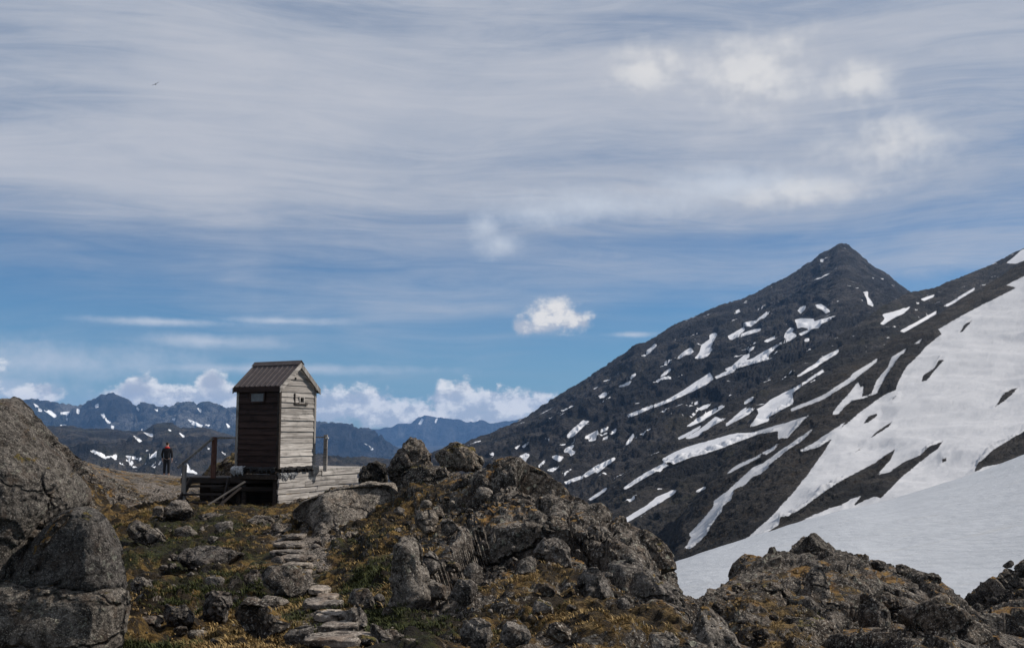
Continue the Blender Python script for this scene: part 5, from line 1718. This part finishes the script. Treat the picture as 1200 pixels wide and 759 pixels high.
# stand on the actual surface
kk = np.argmin(((GP[..., 0] - pf[0]) ** 2 + (GP[..., 1] - 51.5) ** 2).ravel())
gz = float(GP.reshape(-1, 3)[kk, 2])
per = empty('person', (float(pf[0]), 51.5, gz), math.radians(8))
tag(per, 'person seen from behind in black clothes with red collar, standing at the rock edge', 'person')
# faces +Y (away). z up, x right
J = [((0, 0, .94), .115, .085), ((0, 0, 1.08), .115, .085), ((0, .0, 1.25), .140, .095), ((0, 0, 1.38), .165, .100), ((0, 0, 1.47), .070, .065), ((0, .015, 1.53), .052, .055),
     ((0, .025, 1.60), .068, .085), ((0, .025, 1.68), .072, .092), ((0, .02, 1.735), .050, .062)]
E = [(i, i + 1) for i in range(8)]
for s in (-1, 1):
    b = len(J)
    J += [((s * .085, 0, .84), .070, .075), ((s * .10, .01, .50), .058, .062), ((s * .105, -.01, .28), .052, .058), ((s * .11, -.015, .09), .036, .042), ((s * .12, .10, .045), .040, .035), ((s * .125, .17, .035), .032, .025)]
    E += [(0, b), (b, b + 1), (b + 1, b + 2), (b + 2, b + 3), (b + 3, b + 4), (b + 4, b + 5)]
    b = len(J)
    J += [((s * .185, 0, 1.40), .058, .055), ((s * .235, -.01, 1.14), .043, .043), ((s * .235, .05, .88), .028, .030), ((s * .235, .065, .81), .022, .034)]
    E += [(3, b), (b, b + 1), (b + 1, b + 2), (b + 2, b + 3)]
skin_body('body', J, E, M_SKIN, per)
# jacket, trousers, collar, hair, boots
JK = [((0, 0, .84), .180, .135), ((0, 0, 1.10), .165, .125), ((0, 0, 1.28), .190, .135), ((0, 0, 1.40), .180, .120), ((0, 0, 1.465), .095, .085)]
EJ = [(0, 1), (1, 2), (2, 3), (3, 4)]
for s in (-1, 1):
    b = len(JK)
    JK += [((s * .19, 0, 1.395), .078, .072), ((s * .245, -.01, 1.14), .062, .060), ((s * .232, .045, .925), .048, .048)]
    EJ += [(3, b), (b, b + 1), (b + 1, b + 2)]
skin_body('jacket', JK, EJ, M_CLOTH, per)
TK = [((0, 0, 1.0), .150, .115)]
ET = []
for s in (-1, 1):
    b = len(TK)
    TK += [((s * .088, 0, .84), .105, .110), ((s * .102, .01, .50), .078, .080), ((s * .108, -.008, .13), .066, .070)]
    ET += [(0, b), (b, b + 1), (b + 1, b + 2)]
skin_body('trousers', TK, ET, M_TROU, per)
skin_body('collar', [((-.10, -.03, 1.465), .045, .05), ((-.05, -.085, 1.475), .05, .05), ((.05, -.085, 1.475), .05, .05), ((.10, -.03, 1.465), .045, .05), ((.07, .07, 1.46), .04, .04), ((-.07, .07, 1.46), .04, .04)],
          [(0, 1), (1, 2), (2, 3), (3, 4), (4, 5), (5, 0)], M_RED, per, 1)
skin_body('hair', [((0, -.045, 1.60), .060, .050), ((0, -.03, 1.67), .078, .075), ((0, .01, 1.735), .068, .072)], [(0, 1), (1, 2)], M_HAIR, per)
for s in (-1, 1):
    skin_body('boot', [((s * .11, -.03, .07), .052, .055), ((s * .115, .02, .05), .052, .048), ((s * .122, .11, .04), .050, .038), ((s * .127, .18, .035), .040, .028)], [(0, 1), (1, 2), (2, 3)], M_BOOT, per, 1)
    # fingers, relaxed
    for q in range(4):
        x = s * .235
        y0 = .045 + q * .020
        ln = (.062, .072, .067, .052)[q]
        skin_body('finger', [((x, y0, .77), .0085), ((x - s * .006, y0 + .003, .77 - ln * .55), .008), ((x - s * .018, y0 + .003, .77 - ln), .007)], [(0, 1), (1, 2)], M_SKIN, per, 1)
    skin_body('thumb', [((s * .231, .085, .81), .011), ((s * .225, .112, .78), .0095), ((s * .221, .120, .75), .008)], [(0, 1), (1, 2)], M_SKIN, per, 1)
# face
link('nose', poly_prism('nose', [(-.014, 1.61), (.014, 1.61), (.0, 1.66)], .10, .128), M_SKIN, per)
for s in (-1, 1):
    skin_body('ear', [((s * .073, .02, 1.615), .010, .016), ((s * .078, .015, 1.65), .010, .018)], [(0, 1)], M_SKIN, per, 1)
    skin_body('eye', [((s * .030, .104, 1.648), .010), ((s * .036, .104, 1.648), .010)], [(0, 1)], M_DARK, per, 1)
skin_body('mouth', [((-.022, .105, 1.585), .006), ((.022, .105, 1.585), .006)], [(0, 1)], M_RED, per, 1)

# ------------------------------------------------------------------ the bird
bp = P(182.3, 98.8, 120)
bird = empty('bird', tuple(float(v) for v in bp), math.radians(20))
bird.rotation_euler = (math.radians(0), math.radians(-32), math.radians(15))
tag(bird, 'tiny dark bird gliding high in the grey clouds at the upper left', 'bird')
skin_body('body', [((0, -.20, 0), .025), ((0, -.08, 0), .05, .045), ((0, .06, .0), .06, .055), ((0, .16, .02), .035), ((0, .22, .02), .028), ((0, .27, .012), .008)], [(i, i + 1) for i in range(5)], M_BIRD, bird)
for s in (-1, 1):
    pts = [(s * .03, .09, .02), (s * .20, .13, .07), (s * .36, .05, .06), (s * .52, -.06, .02), (s * .34, -.06, .05), (s * .20, -.03, .05), (s * .03, -.06, .01)]
    bm = bmesh.new()
    vs = [bm.verts.new(p) for p in pts]
    for tri in ((0, 1, 5), (0, 5, 6), (1, 2, 4), (1, 4, 5), (2, 3, 4)):
        bm.faces.new([vs[q] for q in tri])
    bmesh.ops.recalc_face_normals(bm, faces=bm.faces[:])
    bmesh.ops.solidify(bm, geom=bm.faces[:], thickness=.012)
    me = bpy.data.meshes.new('wing')
    bm.to_mesh(me)
    bm.free()
    link('wing', me, M_BIRD, bird)
link('tail', poly_prism('tail', [(-.02, -.17), (.02, -.17), (.055, -.33), (-.055, -.33)], -.004, .004), M_BIRD, bird).rotation_euler = (-math.pi / 2 + math.pi, 0, 0)


# ------------------------------------------------------------------ grass: short tufts of blades on the mossy ground
def build_grass():
    flat = GP.reshape(-1, 3)
    rk = GR.ravel()
    zn = GZ.reshape(-1, 3)
    nrm = np.cross(np.gradient(GP, axis=1), np.gradient(GP, axis=0))
    nrm /= np.linalg.norm(nrm, axis=-1, keepdims=True)
    nz = nrm.reshape(-1, 3)[:, 2]
    Y = flat[:, 1]
    patch = fbm(flat * .9, 3, 400)
    # pixels per grid point: sample nearer ground by screen area
    w = np.clip(.62 - rk, 0, 1) * np.clip(nz - .45, 0, 1) * np.clip(1.1 - zn[:, 2] * 1.25, 0.03, 1) * (Y > 5.5) * (Y < 34) * np.clip(patch + .3, .02, 1.2)
    w *= np.clip(14 / Y, .4, 1.3)
    w /= w.sum()
    N = 26000
    idx = RNG.choice(len(flat), N, p=w)
    B = 9
    base = flat[idx] + RNG.normal(0, .01, (N, 3))
    h = (RNG.uniform(.02, .055, N) * np.clip(1 + patch[idx], .6, 1.5))
    green = zn[idx, 1] + RNG.normal(0, .12, N) + fbm(flat[idx] * 1.5, 2, 77) * .9
    V = np.empty((N, B, 5, 3))
    a = RNG.uniform(0, 2 * math.pi, (N, B))
    r = RNG.uniform(0, .045, (N, B)) * (h / .06)[:, None]
    root = base[:, None, :] + np.stack([np.cos(a) * r, np.sin(a) * r, np.full_like(r, -.012)], -1)
    a2 = a + RNG.normal(0, .7, (N, B))
    hh = h[:, None] * RNG.uniform(.6, 1.2, (N, B))
    ln = RNG.uniform(.25, 1.0, (N, B)) * hh
    dirv = np.stack([np.cos(a2), np.sin(a2), np.zeros_like(a2)], -1)
    # wind pushes the tufts a little to the left
    dirv = dirv + np.array([-.35, 0, 0])
    side = np.stack([-np.sin(a2), np.cos(a2), np.zeros_like(a2)], -1) * .0042
    up = np.array([0, 0, 1.0])
    mid = root + dirv * (ln * .35)[..., None] + up * (hh * .62)[..., None]
    tip = root + dirv * ln[..., None] + up * (hh * .85)[..., None]
    V[:, :, 0] = root - side
    V[:, :, 1] = root + side
    V[:, :, 2] = mid - side * .8
    V[:, :, 3] = mid + side * .8
    V[:, :, 4] = tip
    o = np.arange(N * B)[:, None] * 5
    Fc = np.concatenate([o + [0, 1, 3], o + [0, 3, 2], o + [2, 3, 4]], 0)
    me = mesh_np('grass', V.reshape(-1, 3), Fc)
    fattr(me, 'green', np.repeat(green, B * 5))
    fattr(me, 'tone', np.repeat(RNG.uniform(0, 1, N * B), 5))
    m, t, b = material('grass_blades', .8)
    A = lambda n: t.new('ShaderNodeAttribute', attribute_name=n).outputs['Fac']
    c1 = t.mixc(A('tone'), (.08, .045, .012), (.40, .27, .11))
    c2 = t.mixc(A('tone'), (.012, .017, .004), (.056, .062, .012))
    t.put(b.inputs['Base Color'], t.mixc(t.ramp(A('green'), .25, .6), c1, c2))
    tag(link('grass', me, m), 'short brown and green grass growing between the stones', 'grass', None, 'stuff')


build_grass()

# ------------------------------------------------------------------ haze
hb = link('haze', box_mesh('haze', -10000, 10000, -700, 15000, BASE_Z - 6, 480, 0))
m = bpy.data.materials.new('haze')
m.use_nodes = True
t = NT(m.node_tree)
t.n.clear()
out = t.new('ShaderNodeOutputMaterial')
v = t.new('ShaderNodeVolumePrincipled')
v.inputs['Color'].default_value = (.26, .52, 1.0, 1)
v.inputs['Density'].default_value = HAZE = .000052
v.inputs['Anisotropy'].default_value = 0.0
t.l.new(v.outputs[0], out.inputs['Volume'])
hb.data.materials.append(m)
tag(hb, 'thin blue mountain air', None, None, 'stuff')
